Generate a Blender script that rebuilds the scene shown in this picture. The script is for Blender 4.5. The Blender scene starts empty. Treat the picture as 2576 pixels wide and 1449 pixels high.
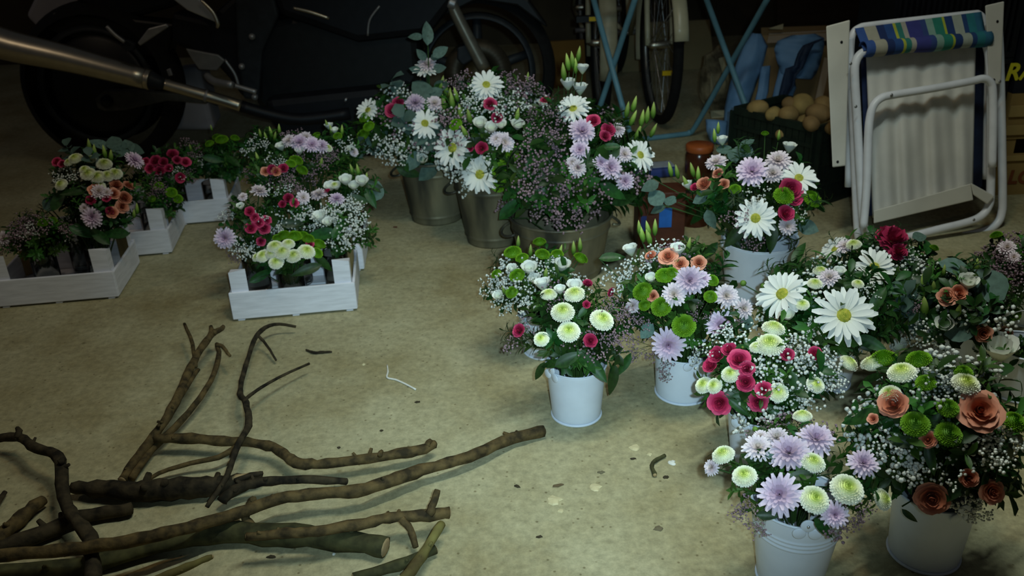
import bpy, math, random
from mathutils import Vector, Matrix, noise
random.seed(7)
SC = bpy.context.scene
COL = SC.collection
R_ = math.radians

# ------------------------------------------------------------------ camera
F_PX, W_PX, H_PX = 2231.0, 2576.0, 1449.0
CAM_H, PITCH, ROLL = 1.02, 25.5, 2.3
cam_d = bpy.data.cameras.new('camera'); cam = bpy.data.objects.new('camera', cam_d); COL.objects.link(cam)
cam_d.sensor_width = 36.0; cam_d.lens = 36.0 * F_PX / W_PX
cam_d.clip_start = .02
cam_d.dof.use_dof = True; cam_d.dof.focus_distance = 1.5; cam_d.dof.aperture_fstop = 6.3
CAM_R = Matrix.Rotation(R_(90 - PITCH), 3, 'X') @ Matrix.Rotation(R_(-ROLL), 3, 'Z')
CAM_P = Vector((0, 0, CAM_H))
cam.matrix_world = Matrix.Translation(CAM_P) @ CAM_R.to_4x4()
SC.camera = cam

# ------------------------------------------------------------------ world, lamps, exposure
w = bpy.data.worlds.new('World'); SC.world = w; w.use_nodes = True
w.node_tree.nodes['Background'].inputs[0].default_value = (.62, .68, .78, 1)
w.node_tree.nodes['Background'].inputs[1].default_value = .022
def lamp(name, kind, loc, energy, color, size, aim=None, spot=None, blend=1):
    d = bpy.data.lights.new(name, kind); o = bpy.data.objects.new(name, d); COL.objects.link(o)
    d.energy = energy; d.color = color; o.location = loc
    if kind == 'SPOT': d.shadow_soft_size = size; d.spot_size = R_(spot); d.spot_blend = blend
    if kind == 'AREA': d.size = size
    if kind == 'POINT': d.shadow_soft_size = size
    if aim is not None: o.rotation_euler = (Vector(aim) - Vector(loc)).to_track_quat('-Z', 'Y').to_euler()
    return o
tube = lamp('ceiling_fluorescent_tube', 'AREA', (.42, 1.28, 2.15), 9, (.84, 1.0, .93), 1.1, (.36, 1.38, 0))
tube.data.shape = 'RECTANGLE'; tube.data.size_y = .05; tube.data.spread = R_(118)
lamp('phone_torch', 'SPOT', (.05, -.02, 1.06), 86, (.60, .88, 1.0), .012, (.03, 1.84, .10), 54, 1)
lamp('warm_edge_fill', 'SPOT', (.1, 1.35, 2.35), 15, (1.0, .64, .28), .10, (.1, 1.45, 0), 135, 1)  # added warm fill, stands in for the lens tinting the edges brown
lamp('warm_left_fill', 'POINT', (-2.2, 1.55, 2.2), 7.5, (1.0, .80, .58), .06)  # added lamp out of view, for the muffler streak and left crate fronts
SC.view_settings.view_transform = 'Standard'; SC.view_settings.look = 'None'
SC.view_settings.exposure = 0.0; SC.view_settings.gamma = 1.0
SC.view_settings.use_curve_mapping = False

# ------------------------------------------------------------------ pixel helpers: where a photographed point stands in the place
def ray(x, y):
    return (CAM_R @ Vector(((x - W_PX / 2) / F_PX, -(y - H_PX / 2) / F_PX, -1))).normalized()
def un(x, y, z=0.0):
    d = ray(x, y); return CAM_P + d * ((z - CAM_H) / d.z)
def unY(x, y, Y):
    d = ray(x, y); return CAM_P + d * (Y / d.y)
def unP(x, y, p0, n):
    d = ray(x, y); return CAM_P + d * ((p0 - CAM_P).dot(n) / d.dot(n))
def depth(P): return -(CAM_R.transposed() @ (P - CAM_P)).z
def ppm(P): return F_PX / depth(P)

# ------------------------------------------------------------------ mesh builder
class MB:
    def __init__(s): s.v = []; s.f = []
    def add(s, vs, fs):
        b = len(s.v); s.v += [tuple(v) for v in vs]; s.f += [tuple(i + b for i in f) for f in fs]; return s
    def box(s, c, d, M=None):
        x, y, z = (a / 2 for a in d); c = Vector(c)
        vs = [Vector((i * x, j * y, k * z)) for k in (-1, 1) for j in (-1, 1) for i in (-1, 1)]
        if M is not None: vs = [M @ v for v in vs]
        return s.add([v + c for v in vs], [(0, 2, 3, 1), (4, 5, 7, 6), (0, 1, 5, 4), (2, 6, 7, 3), (0, 4, 6, 2), (1, 3, 7, 5)])
    def hexa(s, a, b):   # two quads (4 points each) joined to a solid
        return s.add(list(a) + list(b), [(3, 2, 1, 0), (4, 5, 6, 7), (0, 1, 5, 4), (1, 2, 6, 5), (2, 3, 7, 6), (3, 0, 4, 7)])
    def tube(s, pts, rad, n=8, cap=True, jit=0.0, closed=False):
        pts = [Vector(p) for p in pts]; m = len(pts)
        if not hasattr(rad, '__len__'): rad = [rad] * m
        vs = []; up = None
        for i, p in enumerate(pts):
            a = pts[(i + 1) % m] if (closed or i < m - 1) else p
            b = pts[i - 1] if (closed or i > 0) else p
            t = (a - b)
            if t.length < 1e-9: t = Vector((0, 0, 1))
            t.normalize()
            if up is None: up = t.orthogonal().normalized()
            up = (up - t * up.dot(t)); up = up.normalized() if up.length > 1e-6 else t.orthogonal().normalized()
            sd = t.cross(up)
            for k in range(n):
                an = 2 * math.pi * k / n
                r = rad[i] * (1 + (random.uniform(-jit, jit) if jit else 0))
                vs.append(p + (up * math.cos(an) + sd * math.sin(an)) * r)
        fs = []
        for i in range(m if closed else m - 1):
            j = (i + 1) % m
            for k in range(n):
                fs.append((i * n + k, i * n + (k + 1) % n, j * n + (k + 1) % n, j * n + k))
        if cap and not closed:
            fs.append(tuple(range(n - 1, -1, -1))); fs.append(tuple((m - 1) * n + k for k in range(n)))
        return s.add(vs, fs)
    def lathe(s, prof, n=32, c=(0, 0, 0), M=None):
        c = Vector(c); vs = []
        for r, z in prof:
            for k in range(n):
                a = 2 * math.pi * k / n; v = Vector((r * math.cos(a), r * math.sin(a), z))
                vs.append((M @ v if M is not None else v) + c)
        fs = [(i * n + k, i * n + (k + 1) % n, (i + 1) * n + (k + 1) % n, (i + 1) * n + k) for i in range(len(prof) - 1) for k in range(n)]
        return s.add(vs, fs)
    def blob(s, c, r, n=8, m=5, M=None):
        c = Vector(c); r = Vector(r) if hasattr(r, '__len__') else Vector((r, r, r))
        vs = []; fs = []
        for i in range(m + 1):
            ph = math.pi * i / m
            for k in range(n):
                a = 2 * math.pi * k / n
                v = Vector((r.x * math.sin(ph) * math.cos(a), r.y * math.sin(ph) * math.sin(a), r.z * math.cos(ph)))
                vs.append((M @ v if M is not None else v) + c)
        for i in range(m):
            for k in range(n):
                fs.append((i * n + k, (i + 1) * n + k, (i + 1) * n + (k + 1) % n, i * n + (k + 1) % n))
        return s.add(vs, fs)
    def grid(s, rows):
        m = len(rows); n = len(rows[0])
        return s.add([p for r in rows for p in r], [(i * n + j, i * n + j + 1, (i + 1) * n + j + 1, (i + 1) * n + j) for i in range(m - 1) for j in range(n - 1)])
    def petal(s, L, Wd, az, e0, e1, r0=0.0, z0=0.0, cup=.15, n=4, tip=.25, side=0.0):
        # strip leaving the axis at azimuth az; elevation goes e0 -> e1; tip = width left at the tip
        ca, sa = math.cos(az), math.sin(az); x = r0; z = z0; rows = []; st = L / n; sh = 0
        for i in range(n + 1):
            t = i / n; e = e0 + (e1 - e0) * t
            wd = Wd * (math.sin(math.pi * (.12 + .62 * t)) if t < .999 else tip)
            sh = side * t * t
            def P(o, dz): return (ca * x - sa * (o + sh), sa * x + ca * (o + sh), z + dz)
            rows.append([P(-wd / 2, cup * wd), P(0, 0), P(wd / 2, cup * wd)])
            x += math.cos(e) * st; z += math.sin(e) * st
        return s.grid(rows)
    def mesh(s, name, mat=None, smooth=True):
        me = bpy.data.meshes.new(name); me.from_pydata(s.v, [], s.f); me.update()
        if smooth: me.polygons.foreach_set('use_smooth', [True] * len(me.polygons))
        if mat: me.materials.append(mat)
        return me
    def build(s, name, mat=None, parent=None, smooth=True):
        return link(name, s.mesh(name, mat, smooth), parent)

def link(name, me, parent=None):
    o = bpy.data.objects.new(name, me); COL.objects.link(o)
    if parent is not None: o.parent = parent
    return o
def empty(name, loc=(0, 0, 0), rz=0.0):
    o = bpy.data.objects.new(name, None); COL.objects.link(o); o.location = loc; o.rotation_euler = (0, 0, rz)
    o.empty_display_size = .05; return o
def tag(o, label=None, cat=None, group=None, kind=None):
    if label: o['label'] = label
    if cat: o['category'] = cat
    if group: o['group'] = group
    if kind: o['kind'] = kind
    return o
def smooth_path(pts, k=4):
    pts = [Vector(p) for p in pts]; out = []
    for i in range(len(pts) - 1):
        p0 = pts[max(i - 1, 0)]; p1 = pts[i]; p2 = pts[i + 1]; p3 = pts[min(i + 2, len(pts) - 1)]
        for j in range(k):
            t = j / k
            out.append(.5 * ((2 * p1) + (p2 - p0) * t + (2 * p0 - 5 * p1 + 4 * p2 - p3) * t * t + (3 * p1 - p0 - 3 * p2 + p3) * t ** 3))
    out.append(pts[-1]); return out
def bevel(o, wd=.003, seg=2):
    m = o.modifiers.new('bevel', 'BEVEL'); m.width = wd; m.segments = seg; m.limit_method = 'ANGLE'; return o

# ------------------------------------------------------------------ materials
MATS = {}
def mat(name, col, rough=.6, metal=0.0, var=.12, scale=30.0, bump=0.0, col2=None, spec=.4, rnd=0.0, stretch=None, sss=0.0, trans=0.0, lo=.35, hi=.65, detail=4):
    if name in MATS: return MATS[name]
    m = bpy.data.materials.new(name); m.use_nodes = True; nt = m.node_tree; N = nt.nodes; Lk = nt.links
    b = N['Principled BSDF']; b.inputs['Roughness'].default_value = rough; b.inputs['Metallic'].default_value = metal
    b.inputs['Specular IOR Level'].default_value = spec
    if trans: b.inputs['Transmission Weight'].default_value = trans
    c1 = Vector(col); c2 = Vector(col2) if col2 else c1 * (1 - var)
    tc = N.new('ShaderNodeTexCoord'); nz = N.new('ShaderNodeTexNoise'); nz.inputs['Scale'].default_value = scale; nz.inputs['Detail'].default_value = detail
    src = tc.outputs['Object']
    if stretch:
        mp = N.new('ShaderNodeMapping'); mp.inputs['Scale'].default_value = stretch; Lk.new(src, mp.inputs[0]); src = mp.outputs[0]
    Lk.new(src, nz.inputs['Vector'])
    rp = N.new('ShaderNodeValToRGB'); rp.color_ramp.elements[0].position = lo; rp.color_ramp.elements[1].position = hi
    rp.color_ramp.elements[0].color = (*c2, 1); rp.color_ramp.elements[1].color = (*c1, 1)
    Lk.new(nz.outputs['Fac'], rp.inputs[0]); out = rp.outputs[0]
    if rnd:
        oi = N.new('ShaderNodeObjectInfo'); mr = N.new('ShaderNodeMapRange'); mr.inputs['To Min'].default_value = 1 - rnd; mr.inputs['To Max'].default_value = 1 + rnd * .5
        Lk.new(oi.outputs['Random'], mr.inputs[0]); hs = N.new('ShaderNodeHueSaturation'); Lk.new(mr.outputs[0], hs.inputs['Value'])
        mh = N.new('ShaderNodeMapRange'); mh.inputs['To Min'].default_value = .5 - rnd * .05; mh.inputs['To Max'].default_value = .5 + rnd * .05
        Lk.new(oi.outputs['Random'], mh.inputs[0]); Lk.new(mh.outputs[0], hs.inputs['Hue'])
        Lk.new(out, hs.inputs['Color']); out = hs.outputs[0]
    Lk.new(out, b.inputs['Base Color'])
    if bump:
        bp = N.new('ShaderNodeBump'); bp.inputs['Strength'].default_value = bump; bp.inputs['Distance'].default_value = .003
        Lk.new(nz.outputs['Fac'], bp.inputs['Height']); Lk.new(bp.outputs[0], b.inputs['Normal'])
    MATS[name] = m; return m
def grad_mat(name, stops, axis='R', rough=.6, rnd=.12):
    # colour by distance from the flower's own axis ('R') or along it ('Z'), in the flower's object space (head radius 1)
    m = bpy.data.materials.new(name); m.use_nodes = True; nt = m.node_tree; N = nt.nodes; Lk = nt.links
    b = N['Principled BSDF']; b.inputs['Roughness'].default_value = rough; b.inputs['Specular IOR Level'].default_value = .25
    tc = N.new('ShaderNodeTexCoord')
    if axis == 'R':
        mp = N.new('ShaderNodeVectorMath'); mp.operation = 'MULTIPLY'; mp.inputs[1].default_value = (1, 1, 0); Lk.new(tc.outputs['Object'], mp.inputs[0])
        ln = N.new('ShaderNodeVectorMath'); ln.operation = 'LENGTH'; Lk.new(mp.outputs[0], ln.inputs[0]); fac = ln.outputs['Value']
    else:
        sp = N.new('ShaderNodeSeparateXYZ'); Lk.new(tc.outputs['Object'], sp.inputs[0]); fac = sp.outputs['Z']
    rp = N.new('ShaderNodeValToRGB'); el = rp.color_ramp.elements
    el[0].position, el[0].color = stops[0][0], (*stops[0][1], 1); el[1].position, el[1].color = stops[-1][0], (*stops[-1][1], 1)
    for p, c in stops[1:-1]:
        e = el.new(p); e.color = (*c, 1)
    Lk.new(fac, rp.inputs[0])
    oi = N.new('ShaderNodeObjectInfo'); mr = N.new('ShaderNodeMapRange'); mr.inputs['To Min'].default_value = 1 - rnd; mr.inputs['To Max'].default_value = 1 + rnd * .4
    Lk.new(oi.outputs['Random'], mr.inputs[0]); hs = N.new('ShaderNodeHueSaturation'); Lk.new(mr.outputs[0], hs.inputs['Value'])
    Lk.new(rp.outputs[0], hs.inputs['Color']); Lk.new(hs.outputs[0], b.inputs['Base Color'])
    MATS[name] = m; return m

def concrete():
    m = bpy.data.materials.new('concrete'); m.use_nodes = True; nt = m.node_tree; N = nt.nodes; Lk = nt.links
    b = N['Principled BSDF']; b.inputs['Roughness'].default_value = .75; b.inputs['Specular IOR Level'].default_value = .3
    tc = N.new('ShaderNodeTexCoord')
    def nz(s, d=5, rough=.55):
        n = N.new('ShaderNodeTexNoise'); n.inputs['Scale'].default_value = s; n.inputs['Detail'].default_value = d; n.inputs['Roughness'].default_value = rough
        Lk.new(tc.outputs['Object'], n.inputs['Vector']); return n.outputs['Fac']
    def ramp(f, a, ca, bb, cb):
        r = N.new('ShaderNodeValToRGB'); e = r.color_ramp.elements; e[0].position = a; e[0].color = (*ca, 1); e[1].position = bb; e[1].color = (*cb, 1)
        Lk.new(f, r.inputs[0]); return r.outputs[0]
    def mix(f, a, c, mode='MIX'):
        x = N.new('ShaderNodeMix'); x.data_type = 'RGBA'; x.blend_type = mode
        if isinstance(f, float): x.inputs[0].default_value = f
        else: Lk.new(f, x.inputs[0])
        Lk.new(a, x.inputs[6]); Lk.new(c, x.inputs[7]); return x.outputs[2]
    base = ramp(nz(2.6, 7, .62), .32, (.35, .30, .155), .68, (.57, .54, .35))
    fine = ramp(nz(60, 8, .75), .32, (.62, .62, .60), .70, (1.12, 1.10, 1.08))
    c = mix(1.0, base, fine, 'MULTIPLY')
    stain = ramp(nz(1.7, 8, .66), .54, (1, 1, 1), .74, (.56, .47, .30))
    c = mix(.85, c, stain, 'MULTIPLY')
    vo = N.new('ShaderNodeTexVoronoi'); vo.inputs['Scale'].default_value = 15; Lk.new(tc.outputs['Object'], vo.inputs['Vector'])
    n2 = N.new('ShaderNodeMath'); n2.operation = 'ADD'; Lk.new(vo.outputs['Distance'], n2.inputs[0])
    sc = N.new('ShaderNodeMath'); sc.operation = 'MULTIPLY'; sc.inputs[1].default_value = .55; Lk.new(nz(6, 4), sc.inputs[0]); Lk.new(sc.outputs[0], n2.inputs[1])
    spot = ramp(n2.outputs[0], .22, (.52, .47, .38), .32, (1, 1, 1))
    c = mix(.8, c, spot, 'MULTIPLY')
    vs = N.new('ShaderNodeTexVoronoi'); vs.inputs['Scale'].default_value = 42; vs.inputs['Randomness'].default_value = 1; Lk.new(tc.outputs['Object'], vs.inputs['Vector'])
    c = mix(.75, c, ramp(vs.outputs['Distance'], .06, (.38, .34, .26), .13, (1, 1, 1)), 'MULTIPLY')
    Lk.new(c, b.inputs['Base Color'])
    bp = N.new('ShaderNodeBump'); bp.inputs['Strength'].default_value = .35; bp.inputs['Distance'].default_value = .004
    Lk.new(nz(45, 8, .65), bp.inputs['Height']); Lk.new(bp.outputs[0], b.inputs['Normal'])
    return m

WHITE = mat('white_enamel', (.80, .86, .97), .38, var=.06, scale=25, spec=.45)
WHITE2 = mat('white_painted_wood', (.88, .89, .97), .7, var=.16, scale=14, bump=.25, stretch=(1, 1, 8))
RAWWOOD = mat('raw_pine', (.50, .34, .13), .75, var=.35, scale=12, bump=.2, stretch=(3, 3, .6))
ZINC = mat('weathered_zinc', (.30, .27, .17), .48, .45, col2=(.055, .055, .045), scale=9, bump=.2, stretch=(1, 1, .22), spec=.35, lo=.38, hi=.62)
WIRE = mat('steel_wire', (.7, .72, .75), .3, .9)
CHROME = mat('brushed_chrome', (.66, .60, .47), .34, 1.0, var=.1)
STEEL = mat('dull_alloy', (.36, .36, .36), .45, .75, var=.2)
BLACK = mat('black_plastic', (.008, .009, .010), .42, var=.3, spec=.3)
BLACKP = mat('black_paint', (.007, .008, .011), .5, var=.3, spec=.25)
GREYP = mat('dark_grey_panel', (.020, .024, .028), .5, var=.3, spec=.2)
RUBBER = mat('tyre_rubber', (.012, .012, .012), .85, var=.3, bump=.2, scale=60, spec=.2)
SILVERP = mat('silver_paint', (.55, .58, .62), .25, .6, var=.05)
GLASS = None
def glass():
    m = bpy.data.materials.new('clear_glass'); m.use_nodes = True; b = m.node_tree.nodes['Principled BSDF']
    b.inputs['Base Color'].default_value = (.95, .98, .96, 1); b.inputs['Roughness'].default_value = .03
    b.inputs['Transmission Weight'].default_value = 1.0; b.inputs['IOR'].default_value = 1.45; return m
GLASS = glass()

# ------------------------------------------------------------------ the setting
fl = MB(); NX = 24
fl.box((0, 2.2, -.05), (9, 9.6, .1)); fl = fl.build('floor', concrete(), smooth=False); tag(fl, 'stained beige concrete garage floor', kind='structure')
wb = MB(); wb.box((0, 5.75, 1.3), (9, .12, 2.6))
wb = wb.build('wall_back', mat('old_plaster', (.085, .065, .035), .9, var=.4, scale=3, bump=.3), smooth=False); tag(wb, 'dark brown plaster wall at the back of the garage', kind='structure')

# ------------------------------------------------------------------ flower materials
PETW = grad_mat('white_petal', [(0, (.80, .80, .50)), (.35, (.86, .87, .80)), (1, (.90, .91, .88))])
YCEN = mat('daisy_centre', (.52, .47, .06), .8, col2=(.30, .34, .03), scale=9, bump=.8)
PETL = grad_mat('lilac_petal', [(0, (.56, .38, .54)), (.45, (.72, .54, .70)), (1, (.86, .74, .85))], rnd=.22)
PETP = grad_mat('pale_pink_petal', [(0, (.66, .56, .46)), (.4, (.76, .63, .68)), (1, (.86, .77, .81))], rnd=.2)
PETB = grad_mat('cream_button_petal', [(0, (.46, .58, .08)), (.28, (.70, .77, .24)), (.55, (.86, .88, .60)), (1, (.92, .92, .80))])
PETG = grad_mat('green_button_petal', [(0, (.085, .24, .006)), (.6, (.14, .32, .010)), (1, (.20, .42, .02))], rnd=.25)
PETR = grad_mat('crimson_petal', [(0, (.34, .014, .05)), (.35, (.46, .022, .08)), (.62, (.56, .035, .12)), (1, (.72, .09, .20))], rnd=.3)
PETS = grad_mat('salmon_petal', [(0, (.40, .085, .04)), (.5, (.66, .22, .12)), (1, (.80, .36, .24))], rnd=.25)
PETLI = grad_mat('white_lisianthus_petal', [(0, (.62, .70, .42)), (.5, (.84, .86, .76)), (1, (.90, .90, .86))], axis='Z')
BUDM = grad_mat('bud_green', [(0, (.05, .13, .012)), (.35, (.15, .30, .035)), (.8, (.42, .56, .13)), (1, (.58, .66, .22))], axis='Z', rnd=.3)
EUC = mat('eucalyptus_leaf', (.115, .20, .165), .6, var=.3, scale=3, rnd=.35, spec=.3)
LEAF = mat('dark_leaf', (.024, .085, .014), .45, var=.45, scale=4, rnd=.5, spec=.35)
LEAF2 = mat('mid_leaf', (.055, .15, .020), .5, var=.4, scale=4, rnd=.5, spec=.3)
FERN = mat('fern_leaf', (.020, .062, .010), .6, var=.4, scale=4, rnd=.4)
STEM = mat('stem_green', (.035, .085, .015), .6, var=.3)
GYPW = mat('gypsophila_white', (.80, .82, .76), .7, var=.1, rnd=.1)
GYPP = mat('gypsophila_pink', (.52, .36, .42), .7, col2=(.13, .07, .09), scale=90, rnd=.2)
SEPAL = mat('sepal_green', (.06, .13, .02), .6)

# ------------------------------------------------------------------ flower masters (head radius 1, axis +Z)
ur = random.uniform
MA = {}
def master(k, mb, m): MA.setdefault(k, []).append(mb.mesh(k, m))
for v in range(3):      # white daisy: two rings of ribbon petals
    mb = MB()
    for ring, (n, L, e0, e1) in enumerate(((17, .84, .10, -.18), (15, .74, .36, .02))):
        for i in range(n):
            if v == 2 and ur(0, 1) < .12: continue
            mb.petal(L * ur(.86, 1.08), .23 * ur(.85, 1.1), 2 * math.pi * (i + ring * .5 + ur(-.16, .16)) / n, e0 + ur(-.12, .12), e1 + ur(-.28, .2), .17, .02 + ring * .04, .16, 4, .42, ur(-.05, .05))
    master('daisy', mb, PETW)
mb = MB(); mb.blob((0, 0, .05), (.24, .24, .12), 16, 8)
for i in range(60):
    a = i * 2.39996; r = .235 * math.sqrt(i / 60); mb.blob((r * math.cos(a), r * math.sin(a), .155 - .09 * (r / .235) ** 2), .026, 5, 3)
CEN = mb.mesh('flower_centre', YCEN)
def mum(rings, mk, key):
    mb = MB()
    for ri, (n, L, Wd, e0, e1, r0, z0) in enumerate(rings):
        for i in range(n):
            mb.petal(L * ur(.85, 1.1), Wd * ur(.85, 1.15), 2 * math.pi * (i + .5 * (ri % 2) + ur(-.2, .2)) / n, e0 + ur(-.15, .15), e1 + ur(-.25, .25), r0, z0, .22, 3, .5)
    master(key, mb, mk)
for v in range(3):
    rg = [(18, .86, .24, .05, -.25, .12, 0), (17, .80, .23, .35, -.05, .12, .05), (15, .68, .22, .65, .25, .10, .10), (12, .52, .20, .95, .75, .07, .13), (8, .36, .17, 1.25, 1.35, .03, .15)]
    mum(rg, PETL, 'mum'); mum(rg, PETP, 'pinkmum')
for v in range(3):      # button chrysanthemum: a dense dome of short petals
    for key, mk, fl_ in (('button', PETB, .58), ('green', PETG, .62)):
        mb = MB(); mb.blob((0, 0, .0), (.80, .80, fl_ * .8), 14, 7)
        nr = 10
        for ri in range(nr):
            ph = .10 + ri * (1.62 - .10) / (nr - 1); n = max(5, int(31 * math.sin(ph) + 1))
            for i in range(n):
                az = 2 * math.pi * (i + .5 * (ri % 2) + ur(-.15, .15)) / n
                r0 = .74 * math.sin(ph); z0 = .74 * fl_ * math.cos(ph)
                mb.petal(.25 * ur(.85, 1.15), .19, az, math.pi / 2 - ph + .18, math.pi / 2 - ph - .45, r0, z0, .25, 2, .6)
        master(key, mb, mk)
def rose_mesh(open_, seed):
    mb = MB(); mb.blob((0, 0, .10), (.13, .13, .44), 10, 6)
    ls = [(2, .07, 1.02, .0), (3, .16, 1.0, .02), (3, .27, .97, .05), (4, .40, .92, .10 + .10 * open_), (5, .52, .84, .14 + .22 * open_), (5, .62, .74, .18 + .36 * open_)]
    for li, (n, r, hgt, flare) in enumerate(ls):
        for i in range(n):
            a0 = 2 * math.pi * (i + .37 * li + ur(-.1, .1)) / n; span = 2 * math.pi / n * 1.5; rows = []; ph = ur(0, 6); hh = hgt * ur(.90, 1.06); le = ur(0, .14) * (li > 1)
            for j in range(6):
                t = j / 5; row = []
                for k in range(7):
                    s_ = k / 6 - .5; ed = 1 - (2 * s_) ** 2; tt = t * (.78 + .22 * ed)
                    rr = r * (.30 + .70 * min(1, tt * 1.6)) + flare * tt ** 3.5 - .04 * ed * (1 - t) + .03 * s_ + .03 * t * math.sin(ph + k * 1.6) + le * t * t
                    zz = hh * tt - .42 - flare * .9 * max(0, tt - .72) * 1.6 + .03 * t * math.sin(ph + k * 2.1)
                    a = a0 + s_ * span; row.append((rr * math.cos(a), rr * math.sin(a), zz))
                rows.append(row)
            mb.grid(rows)
    return mb
for v in range(3):
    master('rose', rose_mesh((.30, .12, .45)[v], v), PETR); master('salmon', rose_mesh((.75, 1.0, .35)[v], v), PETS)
for v in range(2):      # ruffled carnation / freesia cluster
    mb = MB()
    for ri in range(5):
        for i in range(9):
            mb.petal(.62 + .05 * ri * 0 + ur(-.1, .12), .5, ur(0, 6.28), .15 + ri * .28 + ur(-.2, .2), .5 + ri * .2 + ur(-.5, .5), .12, -.05 + .05 * ri, ur(-.3, .4), 3, .95)
    master('carnation', mb, PETR)
for v in range(2):      # lisianthus cup
    mb = MB()
    for lay, (n, r, fl_) in enumerate(((4, .34, .03), (5, .50, .14))):
        for i in range(n):
            a0 = 2 * math.pi * (i + .5 * lay) / n; span = 2 * math.pi / n * 1.35; rows = []
            for j in range(5):
                t = j / 4; row = []
                for k in range(5):
                    s_ = k / 4 - .5; tt = t * (1 - .12 * (2 * s_) ** 2)
                    rr = .10 + r * math.sin(min(1.4, tt * 1.6)) + fl_ * tt ** 4 * (1 + .3 * math.sin(5 * s_ + i)); a = a0 + s_ * span
                    row.append((rr * math.cos(a), rr * math.sin(a), 1.0 * tt - .1))
                rows.append(row)
            mb.grid(rows)
    master('lisianthus', mb, PETLI)
mb = MB(); mb.lathe([(.0, -.02), (.07, .02), (.13, .18), (.155, .36), (.125, .60), (.065, .84), (.0, 1.0)], 8)
for i in range(5): mb.petal(.42, .04, i * 1.2566, 1.3, 1.25, .10, .0, .1, 2, .1)
master('bud', mb, BUDM)
mb = MB(); mb.blob((0, 0, .35), (.5, .5, .5), 10, 6)
for i in range(6): mb.petal(.6, .35, i * 1.047, .6, 1.6, .2, -.1, .1, 3, .2)
master('roundbud', mb, mat('round_bud', (.16, .28, .04), .6, var=.3, scale=3, rnd=.2))
def leaf_mesh(wd, fold, droop, tip=.02, n=6):     # leaf lying along +X from the origin, length 2 (half length 1)
    mb = MB(); rows = []
    for i in range(n + 1):
        t = i / n; w_ = wd * (math.sin(math.pi * t ** .8) ** .8 if 0 < t < 1 else tip); x = 2 * t; z = -droop * t * t
        rows.append([(x, -w_, z + fold * w_), (x, -w_ * .5, z + fold * w_ * .45), (x, 0, z), (x, w_ * .5, z + fold * w_ * .45), (x, w_, z + fold * w_)])
    mb.grid(rows); return mb
for wd, fo, dr in ((.72, .18, .25), (.60, .25, .5), (.80, .1, .15)): master('eucleaf', leaf_mesh(wd, fo, dr), EUC)
for wd, fo, dr in ((.40, .25, .3), (.34, .3, .6)): master('leaf', leaf_mesh(wd, fo, dr), LEAF)
def sprig(nl, lw, ll, spread, mk, key, start=.3):
    mb = MB(); pts = [(0, 0, 0)]; x = y = 0
    for i in range(1, 6): x += ur(-.04, .04); y += ur(-.04, .04); pts.append((x, y, i / 5))
    mb.tube(pts, [.014, .012, .011, .009, .007, .004], 4)
    for i in range(nl):
        t = start + (1 - start) * i / (nl - 1); k = min(4, int(t * 5)); p = Vector(pts[k]).lerp(Vector(pts[min(5, k + 1)]), t * 5 - k)
        az = i * 2.4 + ur(-.4, .4); L = ll * ur(.75, 1.2) * (1 - .3 * (t - start))
        d = Vector((math.cos(az) * spread, math.sin(az) * spread, 1.15 - spread * .4)).normalized(); sd = d.cross(Vector((0, 0, 1))).normalized(); nn = sd.cross(d)
        rows = []
        for j in range(4):
            tt = j / 3; w_ = lw * L * (math.sin(math.pi * (.1 + .75 * tt)) if j < 3 else .06); q = p + d * (L * tt) - Vector((0, 0, .25 * L * tt * tt))
            rows.append([q - sd * w_ + nn * w_ * .3, q, q + sd * w_ + nn * w_ * .3])
        mb.grid(rows)
    master(key, mb, mk)
for v in range(3): sprig(13, .22, .34, 1.0, LEAF, 'sprig')
for v in range(3): sprig(16, .15, .30, .9, LEAF2, 'sprig2')
for v in range(2): sprig(34, .07, .26, 1.3, FERN, 'fern', .1)
for v in range(2): sprig(9, .42, .34, 1.1, EUC, 'eucsprig', .25)
GYS = {}
def gyps(nb, br, hang, key, mk):
    st = MB(); bl = MB(); n = 0
    st.tube([(0, 0, 0), (ur(-.05, .05), ur(-.05, .05), .5)], .006, 4)
    for i in range(9):
        a = ur(0, 6.28); r = ur(.15, .42); z = ur(.62, 1.0); b0 = Vector((0, 0, ur(.15, .5))); b1 = Vector((r * math.cos(a), r * math.sin(a), z))
        st.tube([b0, b0.lerp(b1, .5) + Vector((0, 0, .05)), b1], .0045, 3)
        for j in range(nb // 9):
            p = b1 + Vector((ur(-.15, .15), ur(-.15, .15), ur(-.14, .12))); st.tube([b1 - Vector((0, 0, .1)), p], .003, 3)
            rr = br * ur(.7, 1.15); bl.blob(p, (rr, rr, rr * .8), 6, 3)
    GYS.setdefault(key, []).append((st.mesh('gypsophila_spray', STEM), bl.mesh('blossoms', mk)))
for v in range(3): gyps(72, .038, 0, 'gypw', GYPW)
for v in range(3): gyps(81, .029, 0, 'gypp', GYPP)

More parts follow.
